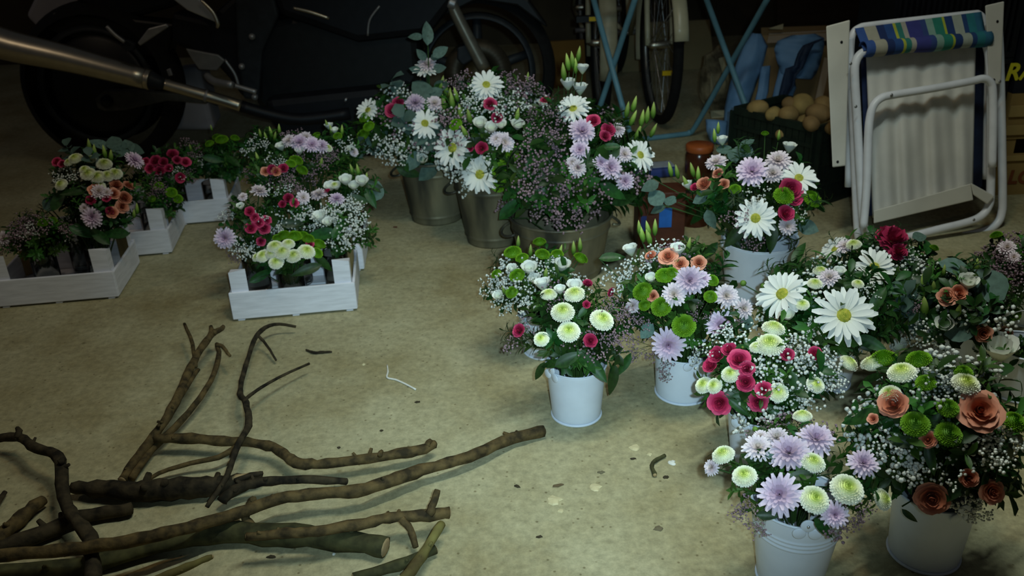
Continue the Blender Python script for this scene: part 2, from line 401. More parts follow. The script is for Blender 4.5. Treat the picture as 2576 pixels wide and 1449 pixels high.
# ------------------------------------------------------------------ bouquets
KIND = {'D': ('daisy', 'white_daisy'), 'M': ('mum', 'lilac_chrysanthemum'), 'L': ('pinkmum', 'pink_chrysanthemum'), 'B': ('button', 'cream_button_chrysanthemum'),
        'G': ('green', 'green_button_chrysanthemum'), 'R': ('rose', 'crimson_rose'), 'S': ('salmon', 'salmon_rose'), 'C': ('carnation', 'crimson_carnation'),
        'W': ('lisianthus', 'white_lisianthus'), 'U': ('bud', 'flower_bud'), 'O': ('roundbud', 'round_bud'), 'E': ('eucleaf', 'eucalyptus_leaf'), 'K': ('leaf', 'broad_leaf')}
UP = Vector((0, 0, 1))
def frame(z, spin):
    z = z.normalized(); x = z.orthogonal().normalized(); y = z.cross(x)
    return Matrix((x, y, z)).transposed() @ Matrix.Rotation(spin, 3, 'Z')
def put(o, p, R3, s):
    if not hasattr(s, '__len__'): s = (s, s, s)
    o.matrix_local = Matrix.Translation(p) @ R3.to_4x4() @ Matrix.Diagonal((*s, 1))
def bouquet(label, foot, box, feats, fill='', nsprig=26, ngyp=0, npink=0, sprigs=('sprig', 'sprig2'), fern=0, euc=0, L=.12, group=None, cy=0.0, top=None, flat=1.0):
    """foot: world point where the stems enter their vessel; box: extent in the photograph, turned into an ellipsoid standing over foot"""
    x0, y0, x1, y1 = box
    Y = foot.y + cy
    c = unY((x0 + x1) / 2, (y0 + y1) / 2, Y); s = ppm(c)
    rx = (x1 - x0) / 2 / s; hv = (y1 - y0) / 2 / s
    dep = math.atan2(CAM_H - c.z, Y); ry = rx * .85
    q = hv * hv - (ry * math.sin(dep)) ** 2
    if q < (.35 * hv) ** 2: ry = hv * .75 / math.sin(dep) if hv * .75 / math.sin(dep) < ry else ry; q = max(hv * hv - (ry * math.sin(dep)) ** 2, (.45 * hv) ** 2)
    rz = math.sqrt(q) / math.cos(dep); rad = Vector((rx, ry, rz))
    root = empty('bouquet', foot); tag(root, label, 'bouquet', group)
    stems = MB(); org = Vector(foot)
    def hit(x, y):
        d = ray(x, y); o = Vector([(CAM_P[i] - c[i]) / rad[i] for i in range(3)]); e = Vector([d[i] / rad[i] for i in range(3)])
        A = e.dot(e); B = o.dot(e); C = o.dot(o) - 1; D = B * B - A * C
        t = (-B - math.sqrt(D)) / A if D > 0 else -B / A
        p = CAM_P + d * t; n = Vector([(p[i] - c[i]) / rad[i] ** 2 for i in range(3)]).normalized(); return p, n
    def stem(p, n, r=.0016):
        if (p - org).length > .02: 
            m = org.lerp(p, .55); stems.tube([Vector((org.x * .7 + m.x * .3, org.y * .7 + m.y * .3, org.z - .03)) - org, m + UP * .01 - org, p - n * .004 - org], r, 4, False)
    def head(k, p, n, r):
        key, nm = KIND[k]; r = r * .88 if k == 'R' else r; tocam = (CAM_P - p).normalized()
        if k in 'EK':
            ax = (n * .5 + UP * ur(-.7, .8) + Vector((ur(-1, 1), ur(-.4, .4), 0)))
            nz = (tocam * .8 + n * .4 + UP * .4 + Vector((ur(-.4, .4), ur(-.4, .4), ur(-.3, .3)))).normalized(); ax = (ax - nz * ax.dot(nz)).normalized()
            o = link(nm, random.choice(MA[key]), root); R3 = Matrix((ax, nz.cross(ax), nz)).transposed(); put(o, p - ax * r - org, R3, r); stem(p - ax * r, n); return o
        if k == 'U': z = (n * .35 + UP * 1.0 + Vector((ur(-.25, .25), ur(-.2, .2), 0)))
        elif k == 'W': z = n * .5 + UP * .9 + tocam * .2
        elif k in 'BG': z = n * .85 + UP * .85 + Vector((ur(-.2, .2), 0, 0))
        else: z = n * .8 + UP * .35 + tocam * .55 + Vector((ur(-.25, .25), ur(-.1, .1), ur(-.15, .15)))
        z.normalize(); R3 = frame(z, ur(0, 6.28)); o = link(nm, random.choice(MA[key]), root)
        if k == 'U': put(o, p - z * r - org, R3, 2 * r * 1.0); stem(p - z * r, z, .0012)
        elif k == 'W': put(o, p - z * r * .6 - org, R3, r * 1.25); stem(p - z * r * .6, z)
        else: put(o, p - org, R3, r); stem(p, z)
        if k == 'D': link('flower_centre', CEN, o)
        return o
    def spray(key, p, n, Ls):
        d = ((p - org).normalized() * .7 + n * .4 + UP * .25).normalized(); a, b = random.choice(GYS[key]); R3 = frame(d, ur(0, 6.28)); q = p - d * Ls * .85
        o = link('gypsophila_spray' if key == 'gypw' else 'pink_gypsophila_spray', a, root); put(o, q - org, R3, Ls); bl = link('blossoms', b, o); bl['kind'] = 'stuff'; stem(q, d)
    for ft in feats:
        k, x, y, r = ft[:4]; p, n = hit(x, y); rw = r / ppm(p)
        if k == 'Y': spray('gypw', p, n, rw * 2.2)
        elif k == 'P': spray('gypp', p, n, rw * 2.2)
        else: head(k, p + n * .005, n, rw)
    def rnd_pt(lo=-.25):
        while True:
            v = Vector((random.gauss(0, 1), random.gauss(0, 1), random.gauss(0, 1))).normalized()
            if v.z > lo: break
        k = ur(.82, 1.0); p = Vector([c[i] + v[i] * rad[i] * k for i in range(3)])
        if p.z < .012: p.z = .012 + ur(0, .01)
        return p, Vector([v[i] / rad[i] for i in range(3)]).normalized()
    for i in range(nsprig):
        p, n = rnd_pt(-.45); key = random.choice(sprigs); d = ((p - org).normalized() * .6 + n * .5 + Vector((ur(-.3, .3), ur(-.3, .3), ur(-.1, .3)))).normalized(); Ls = min(L * ur(.8, 1.3), (p - org).length * 1.1)
        o = link('leaf_sprig', random.choice(MA[key]), root); q = p - d * Ls * .9; put(o, q - org, frame(d, ur(0, 6.28)), Ls); stem(q, d, .0012)
    for i in range(max(4, nsprig // 3)):     # leaves deeper inside
        p, n = rnd_pt(-.6); p = c.lerp(p, ur(.45, .75)); d = (p - org).normalized(); Ls = L * ur(.8, 1.1)
        o = link('leaf_sprig', random.choice(MA['sprig']), root); put(o, p - d * Ls * .7 - org, frame(d, ur(0, 6.28)), Ls)
    for i in range(fern):
        p, n = rnd_pt(-.4); d = (n + UP * ur(-.2, .4)).normalized(); Ls = L * ur(.9, 1.3); o = link('fern_sprig', random.choice(MA['fern']), root); q = p - d * Ls * .7; put(o, q - org, frame(d, ur(0, 6.28)), Ls); stem(q, d, .0012)
    for i in range(euc):
        p, n = rnd_pt(-.2); d = (n + UP * .4).normalized(); Ls = L * ur(1, 1.4); o = link('eucalyptus_sprig', random.choice(MA['eucsprig']), root); q = p - d * Ls * .7; put(o, q - org, frame(d, ur(0, 6.28)), Ls); stem(q, d, .0012)
    for i in range(ngyp): p, n = rnd_pt(-.2); spray('gypw', p, n, L * ur(.75, 1.05))
    for i in range(npink): p, n = rnd_pt(-.45); spray('gypp', p, n, L * ur(.75, 1.05))
    for k in fill:
        p, n = rnd_pt(-.15); s_ = {'D': .034, 'M': .024, 'L': .022, 'B': .017, 'G': .014, 'R': .017, 'S': .018, 'C': .018, 'W': .016, 'U': .016, 'O': .007, 'E': .026, 'K': .03}[k]
        head(k, p, n, s_ * ur(.85, 1.1) * (L / .12) ** .5)
    st = stems.build('stems', STEM, root); st['kind'] = 'stuff'
    return root

def wbuild(mb, name, m, root=None, org=None, smooth=True):
    """link a mesh made in world coordinates: as a child of root, or as a thing of its own with its origin at org"""
    o_ = Vector(root.location) if root is not None and org is None else Vector(org if org is not None else (0, 0, 0))
    mb.v = [tuple(Vector(v) - o_) for v in mb.v]
    o = mb.build(name, m, root, smooth)
    if root is None: o.location = o_
    return o

# ------------------------------------------------------------------ white pails
def pail(label, px, py, rr, rb, h, ear=200, ribs=False, name='white_pail', handle=True, group='white metal pails', z=0.0, P=None):
    P = P or un(px, py, z); root = empty(name, P); tag(root, label, 'pail', group)
    n = 48; t = .0012
    prof = [(0, .004), (rb - .002, .004), (rb, .006)]
    for i in range(1, 25):
        k = i / 24; r = rb + (rr - rb) * k
        if ribs:
            for c0 in (.70, .755, .81):
                r += .0016 * math.exp(-((k - c0) / .012) ** 2)
        prof.append((r, .006 + (h - .006) * k))
    if ribs:
        prof = prof[:3]
        for i in range(1, 91):
            k = i / 90; r = rb + (rr - rb) * k + sum(.0017 * math.exp(-((k - c0) / .011) ** 2) for c0 in (.66, .715, .77)); prof.append((r, .006 + (h - .006) * k))
    prof += [(rr - t, h - .001)]
    for i in range(11, -1, -1): k = i / 12; prof.append((rb + (rr - rb) * k - t, .008 + (h - .008) * k))
    prof.append((0, .008))
    MB().lathe(prof, n).build('body', WHITE, root)
    MB().tube([(rr * math.cos(a), rr * math.sin(a), h) for a in [2 * math.pi * i / n for i in range(n)]], .0021, 8, closed=True).build('rim', WHITE, root)
    MB().tube([(rb * math.cos(a), rb * math.sin(a), .0026) for a in [2 * math.pi * i / n for i in range(n)]], .0026, 8, closed=True).build('base_ring', WHITE, root)
    es = []
    for s_ in (0, 180):
        a = R_(ear + s_); u = Vector((math.cos(a), math.sin(a), 0)); sd = Vector((-u.y, u.x, 0)); mb = MB(); c = u * (rr + .003) + Vector((0, 0, h - .002))
        for (ox, oz, er) in ((0, .010, .0105), (-.011, -.004, .0095), (.011, -.004, .0095)):
            M = Matrix((sd, UP, u)).transposed(); mb.lathe([(0, .0016), (er - .001, .0016), (er, .0008), (er, -.0008), (er - .001, -.0016), (0, -.0016)], 16, c + sd * ox + UP * oz, M)
        e = mb.build('ear', WHITE, root); es.append(c + UP * .010)
        rv = MB(); rv.lathe([(0, .002), (.0022, .0015), (.0025, 0)], 10, c + UP * .010 + u * .0018, M); rv.build('rivet', WIRE, e)
    if handle:
        pts = []
        for i in range(17):
            t_ = math.pi * i / 16; pts.append(es[0].lerp(es[1], (1 - math.cos(t_)) / 2) + UP * (math.sin(t_) * rr * 1.15))
        MB().tube(pts, .0013, 6).build('wire_handle', WIRE, root)
    return P + Vector((0, 0, h - .012))

def zinc_bucket(label, px, py, rr, rb, h, P=None):
    P = P or un(px, py); root = empty('zinc_bucket', P); tag(root, label, 'bucket', 'tall zinc flower buckets'); n = 48
    prof = [(0, .012), (rb - .002, .012), (rb, .0)]
    for i in range(1, 61):
        k = i / 60; prof.append((rb + (rr - rb) * k + sum(.0028 * math.exp(-((k - c0) / .014) ** 2) for c0 in (.12, .80)), h * k))
    prof.append((rr - .002, h))
    for i in range(11, -1, -1): k = i / 12; prof.append((rb + (rr - rb) * k - .002, .016 + (h - .016) * k))
    prof.append((0, .016)); MB().lathe(prof, n).build('body', ZINC, root)
    MB().tube([(rr * math.cos(a), rr * math.sin(a), h) for a in [2 * math.pi * i / n for i in range(n)]], .0042, 8, closed=True).build('rim', ZINC, root)
    for s_ in (10, 190):
        a = R_(s_); u = Vector((math.cos(a), math.sin(a), 0)); sd = Vector((-u.y, u.x, 0)); c = u * (rr * .97) + Vector((0, 0, h * .82))
        MB().tube([c + sd * (.045 * math.cos(t)) + u * (.03 * math.sin(t)) - UP * (.012 * math.sin(t)) for t in [math.pi * i / 8 for i in range(9)]], .004, 8).build('handle', ZINC, root)
    return P + Vector((0, 0, h - .03))

# ------------------------------------------------------------------ bouquets in pails, right half
R1 = pail('ribbed white pail at the bottom edge, holding lilac and cream flowers', 1985, 1448, .0690, .0500, .152, 262, True)
bouquet('bouquet of lilac chrysanthemums and cream button flowers in the ribbed pail', R1, (1800, 1050, 2215, 1315),
    [('B', 2045, 1258, 38), ('B', 2124, 1235, 43), ('B', 1826, 1152, 30), ('B', 1877, 1203, 32), ('B', 2042, 1172, 32), ('B', 2018, 1058, 25), ('O', 1902, 1090, 14),
     ('M', 1962, 1245, 58), ('M', 1985, 1148, 54), ('M', 2050, 1114, 50), ('L', 1908, 1135, 40), ('L', 1955, 1110, 34), ('M', 2165, 1172, 42), ('L', 1800, 1178, 24), ('M', 2095, 1290, 36), ('L', 1915, 1105, 20),
     ('B', 2208, 1253, 29), ('P', 1860, 1270, 45), ('P', 1905, 1320, 40), ('P', 2140, 1300, 44), ('P', 2180, 1290, 40), ('K', 1935, 1290, 30), ('K', 2070, 1320, 34), ('K', 2010, 1200, 34), ('E', 1945, 1150, 22)],
    nsprig=20, npink=4, L=.085)
R2 = pail('plain grey-white pail in the bottom right corner, holding salmon roses', 2322, 1388, .0615, .0535, .128, 100)
bouquet('large bouquet of salmon roses, green buttons and white gypsophila at the lower right', R2, (2150, 900, 2570, 1300),
    [('S', 2342, 1245, 46), ('S', 2459, 1036, 48), ('S', 2252, 1021, 40), ('S', 2335, 1105, 24), ('S', 2432, 1197, 26), ('S', 2489, 1230, 30), ('S', 2203, 1055, 14),
     ('G', 2304, 1069, 36), ('G', 2383, 1093, 34), ('G', 2382, 1030, 28), ('G', 2228, 912, 34), ('G', 2314, 915, 32), ('G', 2542, 1064, 30), ('G', 2330, 970, 26), ('G', 2420, 945, 24),
     ('B', 2273, 948, 37), ('B', 2204, 924, 33), ('B', 2425, 974, 36), ('B', 2244, 998, 28),
     ('Y', 2270, 1170, 60), ('Y', 2480, 1130, 60), ('Y', 2530, 1090, 55), ('Y', 2430, 1280, 50), ('Y', 2370, 985, 60), ('Y', 2230, 1110, 55), ('Y', 2530, 1130, 50), ('Y', 2300, 1180, 50), ('Y', 2350, 960, 45), ('Y', 2380, 1180, 45), ('Y', 2470, 1290, 40),
     ('K', 2190, 960, 40), ('K', 2180, 1050, 46), ('K', 2290, 1110, 46), ('K', 2340, 1150, 40), ('K', 2290, 1290, 24), ('K', 2440, 1090, 40), ('K', 2520, 1180, 40), ('K', 2400, 1230, 40)],
    nsprig=64, ngyp=8, L=.12)
R3 = pail('white pail with club-shaped ear under the crimson roses', 1902, 1150, .0600, .0480, .108, 222)
bouquet('bouquet of crimson roses, cream buttons and white gypsophila, left of the corner pails', R3, (1755, 815, 2100, 1075),
    [('R', 1808, 897, 30), ('R', 1861, 909, 34), ('R', 1877, 962, 30), ('R', 1815, 1010, 36), ('R', 1907, 1008, 30), ('R', 1792, 922, 26), ('R', 1921, 980, 26), ('R', 2045, 895, 25), ('R', 1978, 897, 22), ('R', 1838, 885, 26), ('R', 1880, 930, 24),
     ('B', 1842, 944, 25), ('B', 1803, 971, 22), ('B', 1778, 969, 24), ('B', 1955, 987, 27), ('B', 2045, 969, 24), ('B', 1944, 836, 30), ('B', 1935, 876, 38), ('B', 2126, 918, 26), ('B', 1905, 880, 20),
     ('Y', 1960, 920, 60), ('Y', 2010, 950, 60), ('Y', 2060, 930, 55), ('Y', 1930, 950, 45), ('Y', 1850, 845, 50), ('Y', 1800, 870, 45), ('Y', 2020, 1000, 50), ('Y', 2100, 960, 45), ('Y', 1990, 870, 45), ('Y', 2080, 900, 45),
     ('O', 1870, 880, 8), ('K', 1860, 1020, 34), ('K', 1950, 1035, 34), ('P', 2010, 1050, 34), ('P', 1960, 1050, 30)],
    nsprig=40, ngyp=4, L=.11)
R4 = pail('plain white pail in the middle, under lilac chrysanthemums and green buttons', 1716, 985, .0605, .0560, .104, 95)
bouquet('bouquet of lilac chrysanthemums, round green buttons and white lisianthus in the middle', R4, (1560, 610, 1880, 905),
    [('M', 1734, 708, 42), ('L', 1697, 741, 34), ('M', 1808, 814, 40), ('M', 1682, 862, 46), ('L', 1822, 745, 34), ('L', 1863, 776, 28), ('L', 1597, 769, 22), ('M', 1765, 705, 24),
     ('G', 1621, 735, 27), ('G', 1666, 771, 28), ('G', 1720, 817, 31), ('G', 1784, 747, 18), ('G', 1673, 697, 24), ('G', 1788, 708, 18), ('G', 1625, 768, 16), ('G', 1690, 690, 18),
     ('W', 1590, 634, 22), ('W', 1706, 634, 22), ('W', 1640, 703, 17), ('U', 1617, 592, 24), ('U', 1632, 580, 22), ('U', 1650, 577, 22), ('U', 1634, 600, 24), ('U', 1611, 578, 20), ('U', 1732, 622, 22),
     ('S', 1682, 650, 22), ('S', 1712, 668, 18), ('S', 1756, 665, 18), ('S', 1640, 648, 16), ('R', 1545, 736, 15), ('S', 1645, 745, 14),
     ('Y', 1550, 690, 46), ('Y', 1580, 685, 40), ('Y', 1673, 617, 34), ('Y', 1630, 652, 36), ('Y', 1825, 860, 44), ('Y', 1762, 880, 40), ('Y', 1860, 850, 34), ('Y', 1570, 710, 38),
     ('P', 1580, 800, 44), ('P', 1610, 830, 44), ('P', 1600, 870, 38), ('P', 1560, 780, 38), ('P', 1760, 790, 34), ('P', 1850, 800, 34), ('P', 1680, 930, 30), ('P', 1640, 880, 34), ('K', 1545, 650, 34), ('E', 1630, 830, 24), ('E', 1870, 810, 26)],
    nsprig=42, npink=3, L=.11)
R5 = pail('white pail standing alone at the front of the open floor', 1450, 1040, .0600, .0500, .120, 215)
bouquet('loose bouquet of four cream button flowers and dark pink roses over the lone pail', R5, (1300, 710, 1590, 955),
    [('B', 1417, 790, 31), ('B', 1510, 809, 32), ('B', 1431, 836, 30), ('B', 1366, 853, 21), ('B', 1383, 748, 22), ('B', 1446, 748, 28), ('R', 1312, 832, 22), ('R', 1484, 856, 24), ('R', 1477, 720, 17), ('R', 1474, 770, 14),
     ('W', 1368, 722, 24), ('W', 1446, 728, 24), ('W', 1410, 735, 17), ('K', 1540, 950, 44), ('K', 1567, 915, 36), ('K', 1475, 905, 40), ('K', 1390, 910, 36), ('K', 1430, 900, 40),
     ('P', 1555, 830, 50), ('P', 1530, 870, 44), ('P', 1575, 800, 40), ('P', 1520, 770, 36), ('P', 1400, 770, 30), ('K', 1500, 925, 40), ('K', 1360, 930, 30)],
    nsprig=26, npink=3, L=.10, fern=4)
R6 = pail('white pail half hidden behind the lone pail', 1372, 880, .0600, .0500, .098, 240)
bouquet('white and green bouquet of lisianthus, green buttons and gypsophila behind the lone pail', R6, (1225, 620, 1470, 800),
    [('G', 1303, 696, 21), ('G', 1292, 642, 24), ('G', 1357, 616, 18), ('G', 1364, 646, 20), ('G', 1456, 655, 20), ('G', 1290, 735, 17), ('G', 1315, 655, 18), ('G', 1400, 645, 17), ('G', 1253, 692, 14),
     ('W', 1333, 680, 24), ('W', 1411, 672, 24), ('W', 1345, 705, 18), ('W', 1258, 742, 16), ('W', 1290, 680, 16), ('U', 1305, 614, 18), ('U', 1335, 635, 18), ('U', 1407, 638, 20), ('U', 1440, 628, 20), ('U', 1456, 620, 20), ('U', 1372, 690, 20), ('U', 1270, 728, 16),
     ('Y', 1230, 722, 34), ('Y', 1250, 735, 34), ('Y', 1320, 740, 40), ('Y', 1310, 770, 34), ('Y', 1380, 665, 34), ('Y', 1275, 760, 32), ('Y', 1340, 690, 34), ('Y', 1290, 700, 34), ('K', 1420, 700, 36), ('K', 1300, 850, 24)],
    nsprig=26, ngyp=4, L=.10, fern=3)
R7 = pail('larger white bucket in front of the dark potato crate', 1899, 735, .0930, .0760, .150, 190, name='white_bucket')
bouquet('tall mixed bouquet with white daisies, crimson roses and grey-green leaves in the larger bucket', R7, (1735, 385, 2065, 635),
    [('D', 1900, 548, 54), ('D', 2006, 452, 48), ('M', 1891, 437, 44), ('L', 1955, 412, 36), ('L', 1804, 416, 30), ('L', 1942, 442, 28), ('L', 1978, 567, 25), ('R', 1985, 480, 38), ('R', 1974, 536, 28), ('R', 1752, 474, 15), ('R', 1995, 500, 26),
     ('S', 1775, 466, 21), ('S', 1823, 466, 14), ('S', 1808, 440, 14), ('G', 1969, 495, 27), ('G', 2037, 503, 26), ('G', 1850, 479, 16), ('G', 1924, 342, 10), ('W', 1984, 376, 20), ('W', 1818, 358, 17), ('E', 1767, 498, 26), ('E', 1790, 550, 26), ('E', 1822, 379, 24),
     ('E', 1870, 385, 28), ('E', 1845, 395, 24), ('E', 2030, 570, 26), ('E', 1880, 365, 20), ('U', 1707, 434, 20), ('U', 1690, 428, 20), ('U', 1730, 462, 22), ('U', 1745, 430, 20), ('U', 1760, 440, 20), ('U', 1799, 345, 18), ('U', 1808, 326, 16), ('U', 1958, 345, 14),
     ('W', 1735, 468, 15), ('K', 1785, 630, 34), ('K', 1760, 650, 28), ('K', 1850, 590, 40), ('K', 1940, 595, 40), ('Y', 1900, 490, 30), ('P', 1890, 590, 40), ('P', 1850, 540, 36), ('Y', 2005, 530, 26), ('E', 1655, 497, 28), ('E', 1640, 470, 24), ('E', 1660, 525, 22), ('E', 1690, 505, 20)],
    nsprig=36, fern=10, L=.13)
R8 = pail('pail hidden under the broad white daisies', 2075, 960, .0620, .0500, .108, 150)
bouquet('bouquet with three broad white daisies and cream sprays, right of the middle', R8, (1905, 655, 2262, 912),
    [('D', 2120, 795, 78), ('D', 1972, 744, 68), ('B', 2064, 690, 20), ('B', 2050, 720, 20), ('W', 1985, 795, 20), ('B', 2020, 770, 18), ('O', 1878, 719, 16), ('O', 1926, 726, 15), ('O', 2178, 805, 19), ('L', 2085, 705, 30), ('W', 2110, 690, 18), ('B', 2155, 720, 16),
     ('K', 2010, 640, 40), ('K', 1990, 670, 40), ('K', 2100, 720, 30), ('K', 2130, 720, 30), ('O', 2080, 826, 14), ('Y', 2060, 850, 40), ('Y', 2040, 835, 34), ('Y', 2195, 730, 30), ('K', 2200, 760, 46), ('K', 2050, 860, 40), ('K', 2190, 860, 40)],
    nsprig=72, ngyp=4, L=.12, fern=10)
R9 = pail('pail hidden below the folded beach chair', 2215, 820, .0620, .0500, .108, 150)
bouquet('bouquet with a deep crimson carnation and daisies, just below the beach chair', R9, (2075, 590, 2345, 825),
    [('D', 2200, 674, 52), ('D', 2106, 632, 42), ('C', 2243, 612, 46), ('C', 2225, 600, 30), ('C', 2255, 640, 30), ('B', 2150, 622, 20), ('Y', 2290, 640, 34), ('Y', 2310, 660, 30), ('Y', 2290, 720, 34), ('B', 2160, 700, 18), ('L', 2130, 625, 24), ('K', 2330, 620, 34), ('K', 2300, 690, 36), ('K', 2260, 700, 36), ('K', 2215, 590, 24), ('E', 2310, 600, 20), ('G', 2345, 628, 12), ('K', 2340, 640, 22)],
    nsprig=68, ngyp=3, L=.12, fern=12)
R10 = pail('pail hidden at the right, below the pale rose and long grey leaves', 2408, 930, .0620, .0500, .108, 150)
bouquet('bouquet with long grey-green leaves, a pale rose and salmon blooms at the right', R10, (2262, 660, 2530, 895),
    [('W', 2433, 715, 28), ('U', 2328, 770, 34), ('U', 2325, 715, 26), ('U', 2350, 725, 22), ('U', 2376, 685, 18), ('U', 2455, 672, 22), ('S', 2382, 748, 24), ('S', 2410, 740, 24), ('E', 2408, 678, 46), ('E', 2482, 718, 52), ('E', 2455, 800, 28), ('E', 2420, 830, 44), ('W', 2375, 815, 26), ('U', 2410, 780, 24), ('Y', 2300, 820, 44), ('Y', 2330, 850, 44), ('Y', 2280, 850, 36), ('W', 2268, 870, 24), ('K', 2460, 850, 44), ('K', 2390, 800, 44), ('S', 2470, 835, 22), ('S', 2520, 840, 22), ('P', 2300, 760, 34)],
    nsprig=80, ngyp=5, L=.12, euc=2, fern=6)
R11 = pail('pail hidden at the far right edge, below pink sprays', 2565, 800, .0620, .0500, .108, 150)
bouquet('dark bouquet of dusty pink gypsophila and greenery at the far right edge', R11, (2460, 590, 2660, 800),
    [('P', 2540, 640, 44), ('P', 2510, 660, 40), ('P', 2560, 690, 44), ('L', 2535, 628, 24), ('P', 2490, 690, 34), ('L', 2550, 650, 18), ('G', 2510, 598, 16), ('Y', 2550, 740, 30), ('P', 2530, 720, 40), ('G', 2550, 785, 18)],
    nsprig=50, npink=8, L=.12, sprigs=('sprig2', 'sprig'))
R13 = pail('grey-white pail at the right edge under the open cream bloom', 2556, 985, .0620, .0500, .108, 150)
bouquet('bouquet with one open cream bloom at the right edge above the corner pail', R13, (2480, 840, 2650, 930), 
    [('W', 2516, 885, 48), ('S', 2478, 830, 22), ('Y', 2480, 905, 30), ('Y', 2500, 930, 30)], nsprig=14, ngyp=1, L=.09)

# ------------------------------------------------------------------ tall zinc buckets and their bouquets
Z1 = zinc_bucket('zinc bucket farthest left at the back, half in shadow', 1100, 545, .108, .082, .205)
bouquet('back bouquet with pink and white blooms and broad eucalyptus leaves, left of the tall flowers', Z1, (905, 215, 1190, 450),
    [('D', 930, 280, 34), ('D', 1068, 312, 42), ('R', 990, 280, 24), ('R', 1003, 262, 20), ('M', 1045, 263, 28), ('L', 1092, 264, 24), ('E', 1030, 308, 38), ('E', 1085, 350, 36), ('E', 1041, 402, 30), ('E', 1060, 345, 26), ('E', 1095, 310, 30), ('G', 924, 298, 18), ('G', 918, 340, 18), ('G', 932, 320, 16), ('Y', 985, 340, 40), ('Y', 960, 370, 36), ('Y', 1000, 400, 36), ('E', 1060, 232, 36), ('E', 1090, 240, 26),
     ('L', 1075, 170, 26), ('D', 1072, 180, 36), ('W', 1062, 400, 16), ('U', 1120, 225, 22), ('U', 1110, 215, 22), ('U', 1130, 245, 22), ('E', 1120, 400, 34), ('E', 1075, 430, 30), ('K', 1030, 430, 34), ('Y', 1100, 290, 36)],
    nsprig=66, ngyp=5, npink=5, L=.15, euc=6, fern=6)
Z2 = zinc_bucket('zinc bucket between the other two, under the drooping white daisies', 1242, 600, .112, .080, .215)
bouquet('large back bouquet of white daisies, lisianthus and gypsophila in the middle zinc bucket', Z2, (1100, 190, 1400, 500),
    [('D', 1143, 371, 54), ('D', 1209, 436, 52), ('D', 1224, 218, 44), ('R', 1213, 372, 22), ('R', 1233, 264, 20), ('R', 1250, 297, 18), ('R', 1185, 372, 12), ('W', 1209, 312, 20), ('W', 1237, 323, 20), ('W', 1301, 316, 20), ('W', 1328, 338, 20), ('W', 1260, 315, 16), ('L', 1268, 357, 28), ('L', 1250, 350, 22),
     ('G', 1279, 397, 24), ('G', 1262, 430, 26), ('G', 1300, 440, 24), ('G', 1290, 385, 20), ('G', 1255, 460, 22), ('G', 1150, 315, 18), ('G', 1285, 425, 20), ('U', 1160, 283, 24), ('U', 1182, 293, 24), ('U', 1140, 255, 24), ('U', 1300, 290, 22), ('U', 1345, 305, 22), ('U', 1150, 240, 20), ('U', 1120, 260, 22), ('U', 1170, 330, 22), ('U', 1325, 200, 16),
     ('Y', 1175, 420, 40), ('Y', 1160, 450, 40), ('Y', 1200, 250, 40), ('Y', 1270, 250, 44), ('Y', 1300, 250, 40), ('Y', 1250, 280, 44), ('Y', 1180, 240, 34), ('P', 1170, 210, 40), ('P', 1320, 210, 44), ('P', 1360, 250, 44), ('P', 1300, 200, 40), ('P', 1380, 280, 40), ('W', 1360, 265, 14), ('K', 1290, 490, 40), ('K', 1320, 460, 40), ('P', 1150, 200, 34)],
    nsprig=74, ngyp=9, npink=7, L=.15, fern=10)
Z3 = zinc_bucket('widest zinc bucket nearest the pails, under pink chrysanthemums', 1412, 676, .138, .110, .165)
bouquet('largest back bouquet of pink chrysanthemums and dusty pink gypsophila in the widest zinc bucket', Z3, (1262, 270, 1622, 592),
    [('D', 1605, 392, 44), ('D', 1442, 280, 46), ('M', 1463, 335, 38), ('M', 1458, 379, 26), ('L', 1550, 330, 22), ('L', 1452, 423, 26), ('M', 1531, 423, 34), ('M', 1568, 455, 26), ('L', 1566, 390, 24), ('M', 1510, 410, 22), ('L', 1440, 410, 18), ('R', 1491, 308, 22), ('R', 1527, 331, 24), ('R', 1374, 257, 16), ('R', 1520, 345, 18),
     ('W', 1429, 216, 22), ('W', 1459, 228, 22), ('W', 1465, 178, 18), ('U', 1418, 185, 24), ('U', 1428, 160, 22), ('U', 1440, 155, 22), ('U', 1448, 170, 20), ('U', 1456, 140, 20), ('U', 1593, 265, 22), ('U', 1640, 280, 22), ('U', 1612, 300, 22), ('U', 1625, 292, 22), ('U', 1640, 330, 20), ('U', 1602, 335, 22), ('U', 1590, 300, 22), ('U', 1575, 280, 22),
     ('P', 1360, 400, 60), ('P', 1400, 430, 60), ('P', 1380, 480, 60), ('P', 1430, 500, 60), ('P', 1340, 450, 56), ('P', 1480, 480, 56), ('P', 1420, 540, 50), ('P', 1370, 530, 50), ('P', 1350, 350, 50), ('P', 1400, 330, 50), ('P', 1470, 540, 50), ('P', 1420, 290, 44), ('P', 1330, 300, 40), ('Y', 1390, 270, 40),
     ('K', 1510, 385, 34), ('K', 1480, 410, 30), ('K', 1530, 370, 30), ('K', 1570, 500, 40), ('K', 1290, 520, 44), ('K', 1540, 480, 40), ('K', 1480, 460, 34)],
    nsprig=96, npink=6, L=.16, fern=16)
